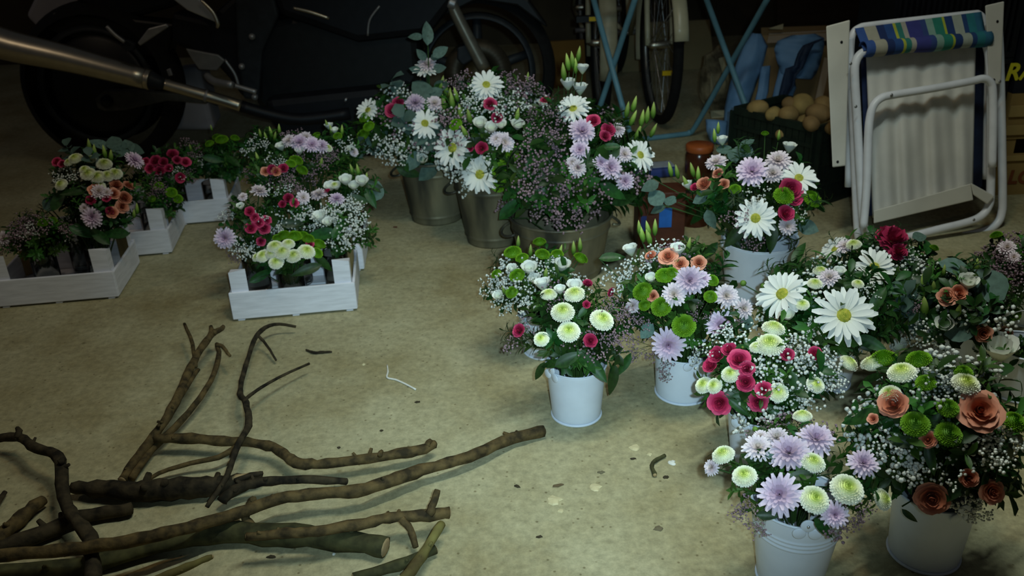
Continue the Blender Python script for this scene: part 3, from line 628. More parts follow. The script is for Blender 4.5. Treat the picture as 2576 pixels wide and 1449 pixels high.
# eucalyptus branch rising above the back bouquet
def euc_branch(label, pts, Y, leaves):
    P = [unY(x, y, Y) for x, y in pts]; root = empty('eucalyptus_branch', P[0]); tag(root, label, 'branch')
    wbuild(MB().tube(smooth_path(P, 3), .0022, 5), 'stem', STEM, root)
    for x, y, r, an in leaves:
        p = unY(x, y, Y); rw = r / ppm(p); tc = (CAM_P - p).normalized(); ax = CAM_R @ Vector((math.cos(R_(an)), math.sin(R_(an)), ur(-.3, .3))); nz = (tc + Vector((ur(-.4, .4), 0, ur(-.2, .4)))).normalized(); ax = (ax - nz * ax.dot(nz)).normalized()
        o = link('eucalyptus_leaf', random.choice(MA['eucleaf']), root); put(o, p - ax * rw - root.location, Matrix((ax, nz.cross(ax), nz)).transposed(), (rw, rw * .8, rw))
euc_branch('single eucalyptus branch rising above the back bouquet into the dark', [(1100, 420), (1090, 330), (1082, 240), (1078, 160), (1076, 90)], Z1.y + .03,
           [(1076, 82, 32, 88), (1045, 92, 20, 175), (1108, 130, 24, 35), (1060, 138, 18, 130), (1100, 140, 20, 20), (1045, 175, 16, 170), (1105, 172, 18, 10), (1060, 215, 26, 160), (1110, 215, 22, 20)])

# ------------------------------------------------------------------ white wooden crates with jars
CW, CD, CH, PH = .312, .235, .074, .136
def crate(label, corner, yaw, W_=CW, D_=CD):
    """corner = front right corner on the floor; yaw = direction of the front edge"""
    root = empty('wooden_crate', corner, yaw); tag(root, label, 'crate', 'white wooden crates'); t = .007
    def bd(nm, c, d):
        o = MB().box(c, d).build(nm, WHITE2, root, False); bevel(o, .0012, 1); return o
    bd('front_panel', (-W_ / 2, t / 2, CH / 2 + .006), (W_, t, CH)); bd('back_panel', (-W_ / 2, D_ - t / 2, CH / 2 + .006), (W_, t, CH))
    bd('side_panel', (-t / 2 + .0005, D_ / 2, CH / 2 + .004), (t, D_ - 2 * t, CH - .004)); bd('side_panel', (-W_ + t / 2 - .0005, D_ / 2, CH / 2 + .004), (t, D_ - 2 * t, CH - .004))
    for i in range(4): bd('bottom_slat', (-W_ / 2, t + (D_ - 2 * t) * (i + .5) / 4, .006), (W_ - 2 * t - .001, (D_ - 2 * t) / 4 - .008, .005))
    for i in range(3): bd('foot_batten', (-.02 - (W_ - .04) * i / 2, D_ / 2, .0022), (.018, D_ - .004, .004))
    for sx in (0, 1):
        for sy in (0, 1):
            x = -t - .0005 if sx == 0 else -W_ + t + .0005; y = t + .0005 if sy == 0 else D_ - t - .0005; dx = -.042 if sx == 0 else .042; dy = .036 if sy == 0 else -.036; hh = PH + ur(-.004, .004)
            b = [(x, y, .010), (x + dx, y, .010), (x, y + dy, .010)]; tp = [(x, y, hh), (x + dx, y, hh + .008), (x, y + dy, hh - .006)]
            mb = MB().add(b + tp, [(0, 1, 2), (5, 4, 3), (0, 3, 4, 1), (2, 5, 3, 0)]); o = mb.build('corner_post', WHITE2, root, False)
            hy = MB().add([b[1], b[2], tp[2], tp[1]], [(0, 1, 2, 3)]); hy.build('bare_wood_face', RAWWOOD, o, False)
    return root
JAR = MB().lathe([(0, .004), (.030, .004), (.033, .008), (.0335, .02), (.034, .105), (.0335, .107), (.0325, .105), (.032, .02), (.030, .009), (0, .009)], 28).mesh('glass_jar', GLASS)
JARW = MB().lathe([(0, .0095), (.0295, .0095), (.0315, .021), (.0318, .06), (0, .06)], 20).mesh('water', GLASS)
def jar(label, P):
    o = link('glass_jar', JAR); o.location = P; o.scale = (1, 1, .95); tag(o, label, 'jar', 'glass jars in the crates'); link('water', JARW, o); return P + Vector((0, 0, .085))
def on_slats(x, y): return un(x, y, .0090)
CF = un(900, 782); cy = R_(6.4)
c1 = crate('nearest white crate, in the middle of the floor, with cream button flowers', CF, cy)
ex = Vector((math.cos(cy), math.sin(cy), 0)); ey = Vector((-ex.y, ex.x, 0))
CB = CF + ey * .25 + ex * .012
c2 = crate('white crate standing directly behind the nearest crate', CB, R_(3.5))
CL = un(300, 751); c3 = crate('white crate at the left edge of the picture', CL, R_(6.5))
CM = un(434, 639); c4 = crate('white crate in the middle of the left row, bare wood on its post', CM, R_(8))
CK = un(586, 557); c5 = crate('farthest white crate of the left row', CK, R_(7))
def inC(corner, yaw, fx, fy):
    a = Vector((math.cos(yaw), math.sin(yaw), 0)); b = Vector((-a.y, a.x, 0)); return corner - a * (CW * fx) + b * (CD * fy) + Vector((0, 0, .009))
def jb(corner, yaw, fx, fy, jl, label, box, feats, **kw):
    P = inC(corner, yaw, fx, fy); r = jar(jl, P); kw['nsprig'] = int(kw.get('nsprig', 20) * 1.6); bouquet(label, r, box, feats, L=kw.pop('L', .08), group='small bouquets in jars', **kw)
# nearest crate
jb(CF, cy, .52, .24, 'glass jar at the front of the nearest crate, under cream buttons', 'small bouquet of clustered cream button flowers in the nearest crate', (640, 585, 805, 705),
   [('B', 694, 625, 21), ('B', 667, 646, 20), ('B', 712, 638, 22), ('B', 738, 646, 21), ('B', 768, 636, 23), ('B', 697, 660, 20), ('B', 726, 618, 17), ('B', 652, 648, 14), ('B', 685, 640, 16), ('G', 741, 600, 20), ('G', 715, 598, 18), ('G', 772, 606, 18), ('G', 798, 618, 18), ('G', 792, 638, 17), ('G', 760, 598, 16), ('G', 700, 604, 14), ('R', 777, 617, 13), ('K', 660, 690, 34), ('K', 770, 675, 40), ('K', 810, 660, 30)], nsprig=12)
jb(CF, cy, .84, .62, 'glass jar at the left of the nearest crate', 'small bouquet of crimson flowers and lilac blooms at the left of the nearest crate', (555, 490, 700, 660),
   [('R', 628, 534, 17), ('R', 631, 573, 19), ('R', 662, 573, 19), ('R', 650, 560, 17), ('R', 668, 555, 15), ('R', 655, 605, 14), ('R', 640, 548, 15), ('M', 571, 597, 30), ('L', 650, 487, 24), ('L', 612, 500, 14), ('Y', 600, 620, 34), ('Y', 625, 625, 30), ('Y', 650, 545, 22), ('K', 681, 545, 38), ('P', 590, 640, 26), ('W', 607, 522, 12)], nsprig=14, ngyp=2)
jb(CF, cy, .17, .60, 'glass jar at the right of the nearest crate', 'small bouquet of frothy white gypsophila at the right of the nearest crate', (785, 500, 945, 660),
   [('Y', 800, 535, 36), ('Y', 880, 520, 40), ('Y', 870, 565, 42), ('Y', 905, 545, 38), ('Y', 900, 580, 34), ('Y', 850, 600, 36), ('Y', 830, 545, 34), ('W', 808, 548, 20), ('W', 828, 560, 16), ('K', 812, 588, 40), ('K', 850, 575, 30), ('M', 848, 506, 22), ('L', 806, 495, 24), ('R', 825, 485, 10)], nsprig=14, ngyp=4)
jb(CF, cy, .50, .76, 'glass jar at the back of the nearest crate', 'small bouquet with crimson and white gypsophila in the middle of the nearest crate', (665, 470, 800, 610),
   [('R', 726, 501, 17), ('R', 740, 512, 14), ('R', 712, 515, 13), ('L', 760, 500, 20), ('Y', 715, 555, 36), ('Y', 770, 530, 34), ('Y', 700, 480, 30), ('P', 720, 455, 30), ('P', 750, 470, 30), ('K', 735, 560, 30), ('Y', 750, 575, 26)], nsprig=14, ngyp=2)
# crate behind
jb(CB, R_(3.5), .20, .36, 'glass jar at the right of the second crate', 'small bouquet of yellowish white blooms and dark leaves at the right of the second crate', (810, 420, 960, 530),
   [('W', 871, 457, 19), ('W', 909, 460, 19), ('W', 833, 471, 17), ('W', 848, 470, 15), ('W', 890, 470, 16), ('U', 900, 432, 18), ('U', 885, 430, 16), ('U', 920, 450, 16), ('B', 845, 468, 12), ('K', 940, 470, 34), ('K', 930, 495, 30), ('K', 900, 500, 30), ('E', 945, 480, 26), ('Y', 880, 500, 26)], nsprig=16)
jb(CB, R_(3.5), .78, .38, 'glass jar at the left of the second crate', 'small green bouquet with red blooms at the left of the second crate', (625, 385, 760, 490),
   [('R', 685, 428, 17), ('R', 712, 425, 17), ('S', 695, 432, 14), ('S', 670, 432, 12), ('G', 742, 408, 18), ('G', 755, 430, 16), ('G', 730, 415, 14), ('P', 680, 460, 30), ('P', 720, 465, 30), ('Y', 690, 405, 24), ('U', 650, 400, 16)], nsprig=22, npink=2)
jb(CB, R_(3.5), .48, .80, 'glass jar at the back of the second crate', 'small bouquet of dusty lilac blooms at the back of the second crate', (690, 335, 860, 470),
   [('M', 755, 362, 26), ('M', 785, 368, 24), ('M', 808, 370, 20), ('L', 730, 358, 20), ('L', 770, 350, 18), ('W', 710, 372, 15), ('W', 755, 382, 13), ('B', 822, 376, 13), ('P', 790, 420, 36), ('P', 760, 410, 34), ('P', 820, 400, 30), ('U', 807, 408, 16), ('P', 740, 340, 30)], nsprig=24, npink=4)
jb(CB, R_(3.5), .12, .85, 'glass jar at the back right of the second crate', 'small yellow-green bouquet at the far right of the second crate', (800, 320, 910, 430),
   [('W', 830, 322, 13), ('W', 843, 332, 11), ('U', 835, 330, 15), ('U', 825, 318, 14), ('G', 800, 345, 13), ('L', 888, 382, 13), ('W', 880, 375, 11), ('G', 850, 345, 12), ('Y', 870, 360, 26), ('U', 860, 330, 14)], nsprig=22, ngyp=1)
jb(CB, R_(3.5), .92, .88, 'glass jar at the back left of the second crate', 'small leafy bouquet with pale buds at the back left of the second crate', (610, 325, 720, 420),
   [('U', 680, 335, 15), ('U', 690, 345, 14), ('U', 700, 328, 14), ('U', 668, 345, 12), ('U', 655, 338, 12), ('Y', 650, 360, 24), ('K', 630, 380, 26)], nsprig=24, ngyp=1)
# left crate
jb(CL, R_(6.5), .66, .42, 'glass jar at the front of the leftmost crate', 'low bouquet of dusty gypsophila and green fern in the leftmost crate', (5, 535, 195, 665),
   [('P', 40, 570, 40), ('P', 70, 560, 40), ('P', 30, 610, 36), ('P', 90, 575, 36), ('L', 15, 600, 20), ('G', 110, 565, 15), ('G', 130, 560, 14), ('P', 175, 580, 30), ('Y', 75, 580, 26), ('Y', 180, 590, 22)], nsprig=26, npink=4, fern=10, sprigs=('sprig2',))
jb(CL, R_(6.5), .22, .50, 'glass jar at the right of the leftmost crate', 'small bouquet of salmon, crimson and pink blooms in the leftmost crate', (175, 450, 345, 620),
   [('R', 231, 505, 17), ('R', 275, 530, 14), ('R', 268, 500, 14), ('S', 310, 500, 20), ('S', 290, 470, 18), ('S', 240, 480, 16), ('S', 320, 470, 14), ('S', 285, 490, 15), ('S', 305, 520, 15), ('M', 234, 546, 28), ('L', 250, 485, 22), ('L', 268, 488, 16), ('L', 215, 525, 14), ('U', 340, 525, 16), ('U', 333, 537, 14), ('K', 250, 590, 34), ('K', 290, 585, 34), ('K', 210, 580, 34), ('S', 282, 535, 14)], nsprig=20)
jb(CL, R_(6.5), .45, .85, 'glass jar at the back of the leftmost crate', 'tall bouquet with pale yellow buttons, crimson blooms and grey leaves at the left', (125, 370, 360, 570),
   [('B', 224, 441, 20), ('B', 247, 448, 20), ('B', 270, 445, 18), ('B', 288, 440, 19), ('B', 262, 417, 20), ('B', 193, 404, 19), ('B', 248, 470, 18), ('B', 159, 466, 17), ('B', 215, 430, 14), ('B', 178, 412, 14), ('B', 230, 405, 14), ('R', 148, 411, 16), ('R', 160, 415, 13), ('M', 334, 408, 26), ('E', 248, 365, 26), ('E', 285, 362, 28), ('E', 317, 372, 26), ('E', 340, 380, 22), ('E', 300, 385, 24), ('U', 238, 385, 20), ('U', 262, 385, 18), ('U', 278, 395, 18), ('U', 225, 370, 18), ('K', 150, 500, 34), ('K', 190, 480, 34), ('Y', 150, 440, 24), ('E', 130, 510, 24)], nsprig=34, ngyp=1, euc=3)
# middle-left crate
jb(CM, R_(8), .20, .45, 'glass jar in the middle crate of the left row', 'small green bouquet in the middle crate of the left row', (360, 435, 465, 565),
   [('G', 430, 485, 15), ('G', 400, 470, 13), ('G', 445, 500, 13), ('P', 420, 500, 26), ('P', 380, 480, 24), ('G', 385, 500, 10)], nsprig=28, npink=2, sprigs=('sprig2', 'sprig'))
jb(CM, R_(8), .30, .88, 'glass jar at the back of the middle crate of the left row', 'small bouquet of crimson roses in the middle crate of the left row', (345, 375, 500, 490),
   [('R', 393, 408, 19), ('R', 403, 432, 18), ('R', 434, 392, 19), ('R', 465, 410, 16), ('R', 452, 446, 17), ('R', 380, 425, 15), ('R', 412, 410, 16), ('R', 445, 405, 14), ('R', 425, 425, 14), ('R', 370, 408, 13), ('Y', 450, 430, 22), ('P', 480, 440, 22), ('P', 420, 450, 22), ('G', 360, 445, 12)], nsprig=20, npink=1)
# farthest crate
jb(CK, R_(7), .20, .40, 'glass jar at the right of the farthest crate', 'small leafy green bouquet at the right of the farthest crate', (500, 345, 640, 470),
   [('G', 559, 356, 17), ('G', 548, 350, 13), ('G', 590, 352, 12), ('G', 530, 365, 12), ('U', 533, 325, 8), ('K', 580, 400, 30), ('K', 540, 400, 30)], nsprig=34, sprigs=('sprig', 'sprig2'))
jb(CK, R_(7), .60, .45, 'glass jar at the left of the farthest crate', 'small leafy bouquet with pale sprays at the left of the farthest crate', (430, 365, 545, 470),
   [('P', 490, 390, 24), ('Y', 500, 400, 20), ('R', 475, 410, 11), ('U', 480, 375, 11)], nsprig=26, npink=2)

# ------------------------------------------------------------------ branches lying on the floor
BARK = mat('brown_bark', (.135, .092, .036), .85, col2=(.034, .025, .012), scale=48, bump=1.0, stretch=(1, 1, 1), spec=.2)
BARKD = mat('dark_bark', (.060, .046, .026), .9, col2=(.013, .011, .008), scale=42, bump=1.0, spec=.15)
BARKM = mat('mossy_bark', (.085, .082, .034), .9, col2=(.030, .030, .015), scale=32, bump=.8, spec=.15)
BARKY = mat('lichen_bark', (.20, .18, .055), .85, col2=(.07, .05, .02), scale=18, bump=.7, spec=.2)
CUTW = mat('cut_wood', (.42, .30, .15), .8, var=.35, scale=30, bump=.3)
def stick(label, pts, rpx, z, m=BARK, twigs=(), cut=True, knots=5, name='branch'):
    n = len(pts); zs = z if hasattr(z, '__len__') else [z] * n; rs = rpx if hasattr(rpx, '__len__') else [rpx] * n
    zs = [zs[0] + (zs[-1] - zs[0]) * i / (n - 1) for i in range(n)] if len(zs) == 2 and n > 2 else zs
    rs = [rs[0] + (rs[-1] - rs[0]) * i / (n - 1) for i in range(n)] if len(rs) == 2 and n > 2 else rs
    W3 = []; RW = []
    for (x, y), zz, r in zip(pts, zs, rs):
        p = un(x, y, zz); k = r / ppm(p); p = un(x, y, max(zz, k + .0005)); W3.append(p); RW.append(k)
    P = smooth_path(W3, 4); Rr = []
    for i in range(n - 1): Rr += [RW[i] + (RW[i + 1] - RW[i]) * j / 4 for j in range(4)]
    Rr.append(RW[-1])
    P = [p + Vector((ur(-1, 1), ur(-1, 1), ur(-.3, .6))) * r * .13 for p, r in zip(P, Rr)]; Rr = [r * ur(.90, 1.10) for r in Rr]
    org = Vector((W3[n // 2].x, W3[n // 2].y, 0)); mb = MB().tube(P, Rr, 12, True, .11)
    for i in range(knots):
        j = random.randrange(2, len(P) - 2); a = ur(0, 6.28); d = Vector((math.cos(a) * .6, math.sin(a) * .6, ur(.1, .8))).normalized(); mb.tube([P[j], P[j] + d * Rr[j] * ur(1.4, 2.0)], [Rr[j] * .5, Rr[j] * .28], 6)
    o = wbuild(mb, name, m, None, org); tag(o, label, 'branch', 'branches heaped on the floor')
    for tw, tr, tz in twigs:
        ts = tz if hasattr(tz, '__len__') else [tz] * len(tw)
        if len(ts) == 2: ts = [ts[0] + (ts[1] - ts[0]) * i / max(1, len(tw) - 1) for i in range(len(tw))]
        q = []; rr = []
        for i, (x, y) in enumerate(tw):
            p = un(x, y, ts[i]); q.append(p); rr.append(tr * (1 - .5 * i / len(tw)) / ppm(p))
        PP = smooth_path(q, 3); RR = []
        for i in range(len(q) - 1): RR += [rr[i] + (rr[i + 1] - rr[i]) * j / 3 for j in range(3)]
        RR.append(rr[-1]); PP = [p + Vector((ur(-1, 1), ur(-1, 1), ur(-.2, .5))) * r * .2 for p, r in zip(PP, RR)]
        t = MB().tube(PP, RR, 7, True, .08); t.v = [tuple(Vector(v) - org) for v in t.v]; t.build('side_twig', m, o)
    if cut:
        for e, d in ((0, P[0] - P[1]), (-1, P[-1] - P[-2])):
            M = frame(d.normalized(), 0); c = MB().lathe([(0, .0022), (Rr[e] * .55, .0018), (Rr[e] * .86, .0006), (Rr[e] * .9, -.001)], 10, P[e] - org, M); c.build('cut_end', CUTW if m is not BARKD else BARKD, o)
    return o
stick('mossy thick branch along the bottom edge, under the others', [(-30, 1452), (200, 1424), (400, 1372), (560, 1342), (700, 1347), (850, 1357), (972, 1377)], [26, 24, 22, 27, 29, 28, 26], .02, BARKM, knots=4)
stick('long smooth brown branch reaching farthest right toward the lone pail', [(1370, 1085), (1290, 1101), (1200, 1140), (1130, 1165), (1060, 1182), (980, 1212), (900, 1235), (800, 1242), (700, 1255), (600, 1290), (500, 1320), (380, 1350), (250, 1372), (100, 1388), (-40, 1402)],
      [15, 15, 14, 14, 15, 16, 16, 15, 16, 15, 15, 17, 17, 17, 17], [.013, .018, .026, .030, .032, .036, .040, .042, .046, .052, .060, .070, .076, .076, .076], BARK, [([(628, 1275), (632, 1262), (638, 1256)], 12, [.046, .06]), ([(615, 1296), (625, 1315), (650, 1330)], 12, [.04, .02])])
stick('brown branch with a knobbly lichen-covered tip, upper middle of the heap', [(388, 1103), (480, 1104), (560, 1110), (640, 1114), (700, 1132), (745, 1164), (800, 1167), (900, 1157), (1000, 1142), (1060, 1132), (1092, 1116)], [12, 13, 12, 12, 13, 14, 12, 12, 13, 13, 10], [.035, .035, .035, .035, .034, .033, .033, .032, .030, .028, .026], BARK,
      [([(600, 1120), (550, 1150), (480, 1166), (400, 1190), (345, 1228)], 8, [.035, .012]), ([(955, 1146), (960, 1135)], 7, .04), ([(1075, 1122), (1082, 1108)], 8, .035), ([(395, 1095), (396, 1078), (400, 1070)], 6, [.04, .06])], knots=5)
stick('forked upright branch at the upper left of the heap', [(308, 1208), (350, 1145), (400, 1080), (440, 1012), (480, 925), (512, 868), (540, 834)], [11, 12, 11, 11, 10, 9, 8], [.012, .02, .045, .06, .06, .06, .06], BARK,
      [([(330, 1205), (385, 1130), (440, 1075), (492, 1018), (530, 960), (550, 900), (546, 866)], 10, [.012, .05]), ([(492, 922), (484, 865), (465, 815)], 6, [.06, .06]), ([(545, 868), (560, 872), (578, 895)], 6, .055), ([(445, 1010), (475, 965), (498, 930)], 8, [.06, .05]), ([(522, 855), (532, 838), (530, 822)], 8, .065), ([(538, 838), (555, 828), (562, 822)], 8, .065)], knots=4)
stick('thin dark twig with a long side shoot, rising over the heap', [(520, 1276), (570, 1200), (598, 1120), (625, 1072), (618, 1012), (604, 990), (618, 920), (648, 842), (690, 816), (745, 822)], [6, 7, 8, 9, 8, 7, 6, 5.5, 4.5, 3], [.06, .08, .09, .08, .06, .05, .045, .04, .035, .02], BARKD,
      [([(616, 1006), (640, 986), (700, 950), (778, 915)], 5, [.055, .03]), ([(648, 842), (670, 868), (695, 906)], 4, [.04, .012])], cut=False)
stick('dark crooked branch at the left edge, bent like an elbow', [(-20, 1106), (45, 1100), (90, 1128), (138, 1142), (156, 1182), (160, 1250), (185, 1302), (225, 1352), (232, 1400), (236, 1460)], [9, 12, 12, 13, 15, 15, 16, 19, 20, 20], [.03, .05, .06, .065, .060, .055, .050, .048, .048, .048], BARKD, [([(45, 1100), (48, 1085), (44, 1078)], 9, .06), ([(150, 1165), (162, 1155)], 9, .075)])
stick('thick dark log with a pale split end, in the middle of the heap', [(182, 1226), (260, 1232), (340, 1237), (430, 1231), (520, 1226), (600, 1213), (658, 1192)], [13, 24, 28, 28, 26, 20, 8], .022, BARKD, [([(590, 1212), (630, 1196), (662, 1190)], 8, .035)], knots=5)
log_ = [o for o in COL.objects if o.get('label', '').startswith('thick dark log')][0]
sp_ = [un(x, y, .032) for x, y in ((585, 1206), (620, 1199), (663, 1189))]; t = MB().tube(smooth_path(sp_, 3), [.006, .007, .007, .006, .005, .004, .002], 8, True, .2); t.v = [tuple(Vector(v) - log_.location) for v in t.v]; t.build('split_wood', CUTW, log_)
stick('black arched branch behind the long brown one', [(556, 1262), (600, 1228), (660, 1212), (760, 1206), (872, 1212)], [14, 13, 12, 11, 9], [.02, .03, .035, .03, .012], BARKD)
stick('branch with a forked stubby end lying over the mossy one', [(620, 1350), (720, 1342), (800, 1336), (900, 1320), (980, 1302), (1060, 1297), (1132, 1290)], [10, 13, 13, 14, 13, 15, 14], [.055, .055, .055, .05, .045, .04, .035], BARK,
      [([(1080, 1293), (1092, 1265), (1100, 1232)], 12, [.05, .075]), ([(1010, 1305), (1032, 1335), (1046, 1378)], 11, [.045, .012])], knots=5)
stick('yellowish lichen-covered branch at the bottom, right of the heap', [(1112, 1318), (1060, 1400), (1010, 1465)], [11, 14, 14], [.035, .030, .03], BARKY, knots=2)
stick('short dark branch crossing under the yellowish one', [(1095, 1382), (1000, 1422), (890, 1456)], [13, 14, 13], .012, BARKM, knots=2)
stick('short brown stub at the left edge', [(-25, 1372), (15, 1335), (60, 1295), (108, 1258)], [19, 19, 18, 14], .016, BARK, knots=2)
stick('dark thin log behind the long branch at the left', [(-20, 1385), (120, 1338), (200, 1302), (330, 1280)], [20, 21, 18, 15], .016, BARKD, knots=3)
stick('slender brown branch running beside the long one', [(160, 1392), (280, 1376), (400, 1352), (520, 1332), (600, 1306)], [9, 9, 9, 9, 8], [.02, .02, .02, .022, .024], BARK, knots=2)
stick('pale broken stick at the very bottom', [(385, 1462), (470, 1426), (535, 1400)], [11, 11, 6], .055, BARKY, knots=1)
stick('tiny dark twig end at the left edge above the stub', [(-12, 1275), (12, 1238)], [8, 6], .01, BARKD, knots=0)
stick('small loose twig on the floor below the nearest crate', [(770, 880), (790, 887), (812, 886), (835, 885)], [2.5, 4, 3.5, 2], .003, BARKD, knots=0, cut=False, name='twig')
stick('small forked twig on the bare floor left of the corner pails', [(1672, 1146), (1650, 1158), (1640, 1172), (1648, 1195)], [5, 5, 5, 6], .004, BARKM, knots=1, name='twig')

# ------------------------------------------------------------------ litter on the floor
WAX = mat('pale_wax', (.66, .58, .34), .6, var=.15, scale=60)
PAPR = mat('white_scrap', (.80, .80, .74), .7, var=.1)
LITT = mat('dry_leaf_bit', (.055, .042, .020), .85, var=.4)
def flake(label, x, y, r, m, cat='scrap', name='wax_flake', asp=1.0, an=0.0, th=.0022):
    c = un(x, y); rw = r / ppm(c); n = 11; rim = []; 
    for i in range(n):
        a = 2 * math.pi * i / n; k = rw * ur(.6, 1.1); px_, py_ = k * math.cos(a), k * math.sin(a) * asp; rim.append(Vector((px_ * math.cos(an) - py_ * math.sin(an), px_ * math.sin(an) + py_ * math.cos(an), 0)))
    vs = [v + Vector((0, 0, .0004)) for v in rim] + [v * .82 + Vector((0, 0, th * ur(.7, 1.2))) for v in rim] + [Vector((0, 0, th * 1.3))]
    fs = [(i, (i + 1) % n, n + (i + 1) % n, n + i) for i in range(n)] + [(n + i, n + (i + 1) % n, 2 * n) for i in range(n)] + [tuple(range(n - 1, -1, -1))]
    o = MB().add(vs, fs).build(name, m, None, False); o.location = c; tag(o, label, cat); return o
flake('largest pale flake on the bare floor', 1393, 1258, 26, WAX, th=.003, asp=.8); flake('pale flake chip below the largest flake', 1410, 1287, 10, WAX); flake('pale angular flake on the bare floor, right of the largest flake', 1495, 1225, 19, WAX)
flake('pale flake left of the small forked twig', 1597, 1128, 17, WAX); flake('tiny pale flake beside the small forked twig', 1634, 1144, 8, WAX); flake('small white scrap right of the forked twig', 1690, 1165, 11, PAPR, name='paper_scrap'); flake('dark bean-shaped bit on the floor, left of the largest flake', 1301, 1224, 11, LITT, 'bark bit', 'bark_bit', .55, -.6)
flake('dark bit on the floor below the flakes', 1357, 1351, 11, LITT, 'bark bit', 'bark_bit', .45, .1); flake('small dark clod right of the forked twig foot', 1675, 1201, 8, LITT, 'bark bit', 'bark_bit'); flake('greyish bit above the angular flake', 1512, 1189, 10, mat('grey_clod', (.16, .14, .08), .9), 'bark bit', 'bark_bit', .7)
flake('dark sliver above the forked twig', 1593, 1155, 9, LITT, 'bark bit', 'bark_bit', .4); flake('brown bark crumb by the mossy branch', 682, 1402, 15, LITT, 'bark bit', 'bark_bit', .5); flake('long brown bark crumb above the largest flake', 1405, 1222, 22, mat('brown_crumb', (.14, .10, .05), .9), 'bark bit', 'bark_bit', .3, .25)
flake('faded round leaf bit on the floor left of the ribbed pail', 1655, 1330, 13, mat('faded_leaf', (.17, .14, .08), .9), 'bark bit', 'bark_bit', .9); flake('pale crumb on the floor below the nearest crate', 915, 917, 6, WAX); flake('tiny white scrap on the floor just below the mossy branch', 840, 1395, 5, PAPR, name='paper_scrap')
flake('dark crumb just below the white string', 1050, 1012, 9, LITT, 'bark bit', 'bark_bit', .6); flake('small dark pebble in the middle of the floor', 960, 1084, 5, LITT, 'bark bit', 'bark_bit'); flake('small dark pebble over the knobbly branch', 852, 1127, 5, LITT, 'bark bit', 'bark_bit'); flake('reddish bit by the zinc buckets', 995, 572, 8, mat('red_bit', (.10, .03, .015), .8), 'bark bit', 'bark_bit', .6)
sp = [un(x, y, .0022) for x, y in ((974, 918), (976, 935), (974, 950), (995, 955), (1020, 966), (1046, 980))]
o = wbuild(MB().tube(smooth_path(sp, 3), [.0016] * 3 + [.0022] * 13, 6), 'string', PAPR, None, sp[2]); tag(o, 'short white string lying on the open floor', 'string')

# ------------------------------------------------------------------ folded beach chair
c0 = un(2155, 618); c1_ = un(2520, 572); cex = (c1_ - c0).normalized(); cn0 = Vector((cex.y, -cex.x, 0)); ln = R_(11)
CN = (cn0 * math.cos(ln) + UP * math.sin(ln)).normalized()
def uc(x, y, off=0.0): return unP(x, y, c0 + CN * off, CN)
TUBEM = mat('white_lacquer_tube', (.84, .85, .90), .4, var=.12, scale=20, spec=.5)
ARMM = mat('yellowed_plastic', (.74, .71, .63), .55, var=.15, scale=8)
CANV = mat('off_white_canvas', (.80, .78, .73), .85, var=.14, scale=9, bump=.25)
NAVY = mat('navy_canvas', (.018, .035, .11), .85, var=.3)
chair = empty('folding_beach_chair', c0); tag(chair, 'folded white tube beach chair with striped blue and green canvas', 'chair')
def ctube(nm, pts, off, r=.0115, m=TUBEM, k=5):
    offs = off if hasattr(off, '__len__') else [off] * len(pts)
    return wbuild(MB().tube(smooth_path([uc(x, y, o) for (x, y), o in zip(pts, offs)], k), r, 12), nm, m, chair)
ctube('outer_frame', [(2136, 95), (2137, 140), (2146, 300), (2152, 450), (2158, 580), (2166, 612), (2190, 627), (2250, 628), (2330, 612), (2420, 594), (2480, 580), (2508, 562), (2520, 535), (2522, 490), (2519, 300), (2514, 120), (2508, 40)], 0.0)
ctube('seat_frame', [(2183, 128), (2165, 136), (2153, 155), (2150, 190), (2156, 300), (2164, 450), (2172, 560), (2184, 592), (2215, 606), (2280, 597), (2360, 577), (2430, 560), (2466, 545), (2486, 520), (2492, 480), (2493, 300), (2490, 170), (2484, 120), (2474, 104)], .030)
ctube('leg_frame', [(2172, 572), (2180, 470), (2184, 350), (2188, 300), (2197, 266), (2216, 247), (2245, 239), (2350, 222), (2440, 205), (2472, 198), (2490, 206), (2497, 228), (2498, 300), (2496, 420)], .055, .0110)
ctube('back_frame', [(2134, 470), (2138, 250), (2140, 120), (2146, 85), (2162, 70), (2190, 64), (2320, 49), (2440, 36), (2462, 36), (2474, 52), (2478, 90), (2480, 300), (2480, 450)], -.03, .0100)
STR = [(.055, (.035, .09, .30)), (.075, (.40, .38, .30)), (.05, (.012, .03, .12)), (.055, (.02, .07, .24)), (.018, (.44, .47, .05)), (.035, (.03, .20, .16)), (.03, (.40, .38, .32)), (.09, (.04, .045, .22)), (.035, (.03, .06, .2)), (.045, (.22, .36, .30)), (.06, (.02, .20, .14)), (.015, (.40, .45, .04)), (.05, (.012, .04, .15)), (.06, (.36, .40, .34)), (.03, (.015, .05, .16)), (.05, (.02, .17, .20)), (.05, (.025, .13, .22))]
SM = [mat('canvas_stripe_%d' % i, c, .85, var=.12, scale=40, bump=.2) for i, (wd, c) in enumerate(STR)]
def striped(nm, fn, rows):
    """fn(u, v) -> point; one column of faces per stripe"""
    tot = sum(a for a, b in STR); us = []; mi = []; u = 0
    for i, (a, b) in enumerate(STR): 
        us.append(u / tot); us.append((u + a / 2) / tot); mi += [i, i]; u += a
    us.append(1.0); mb = MB(); mb.grid([[fn(u, v / rows) for u in us] for v in range(rows + 1)])
    o = wbuild(mb, nm, None, chair)
    for m in SM: o.data.materials.append(m)
    nc = len(us) - 1
    for p in o.data.polygons: p.material_index = mi[p.index % nc]
    s = o.modifiers.new('thickness', 'SOLIDIFY'); s.thickness = .0018; return o
def lerp2(a, b, t): return (a[0] + (b[0] - a[0]) * t, a[1] + (b[1] - a[1]) * t)
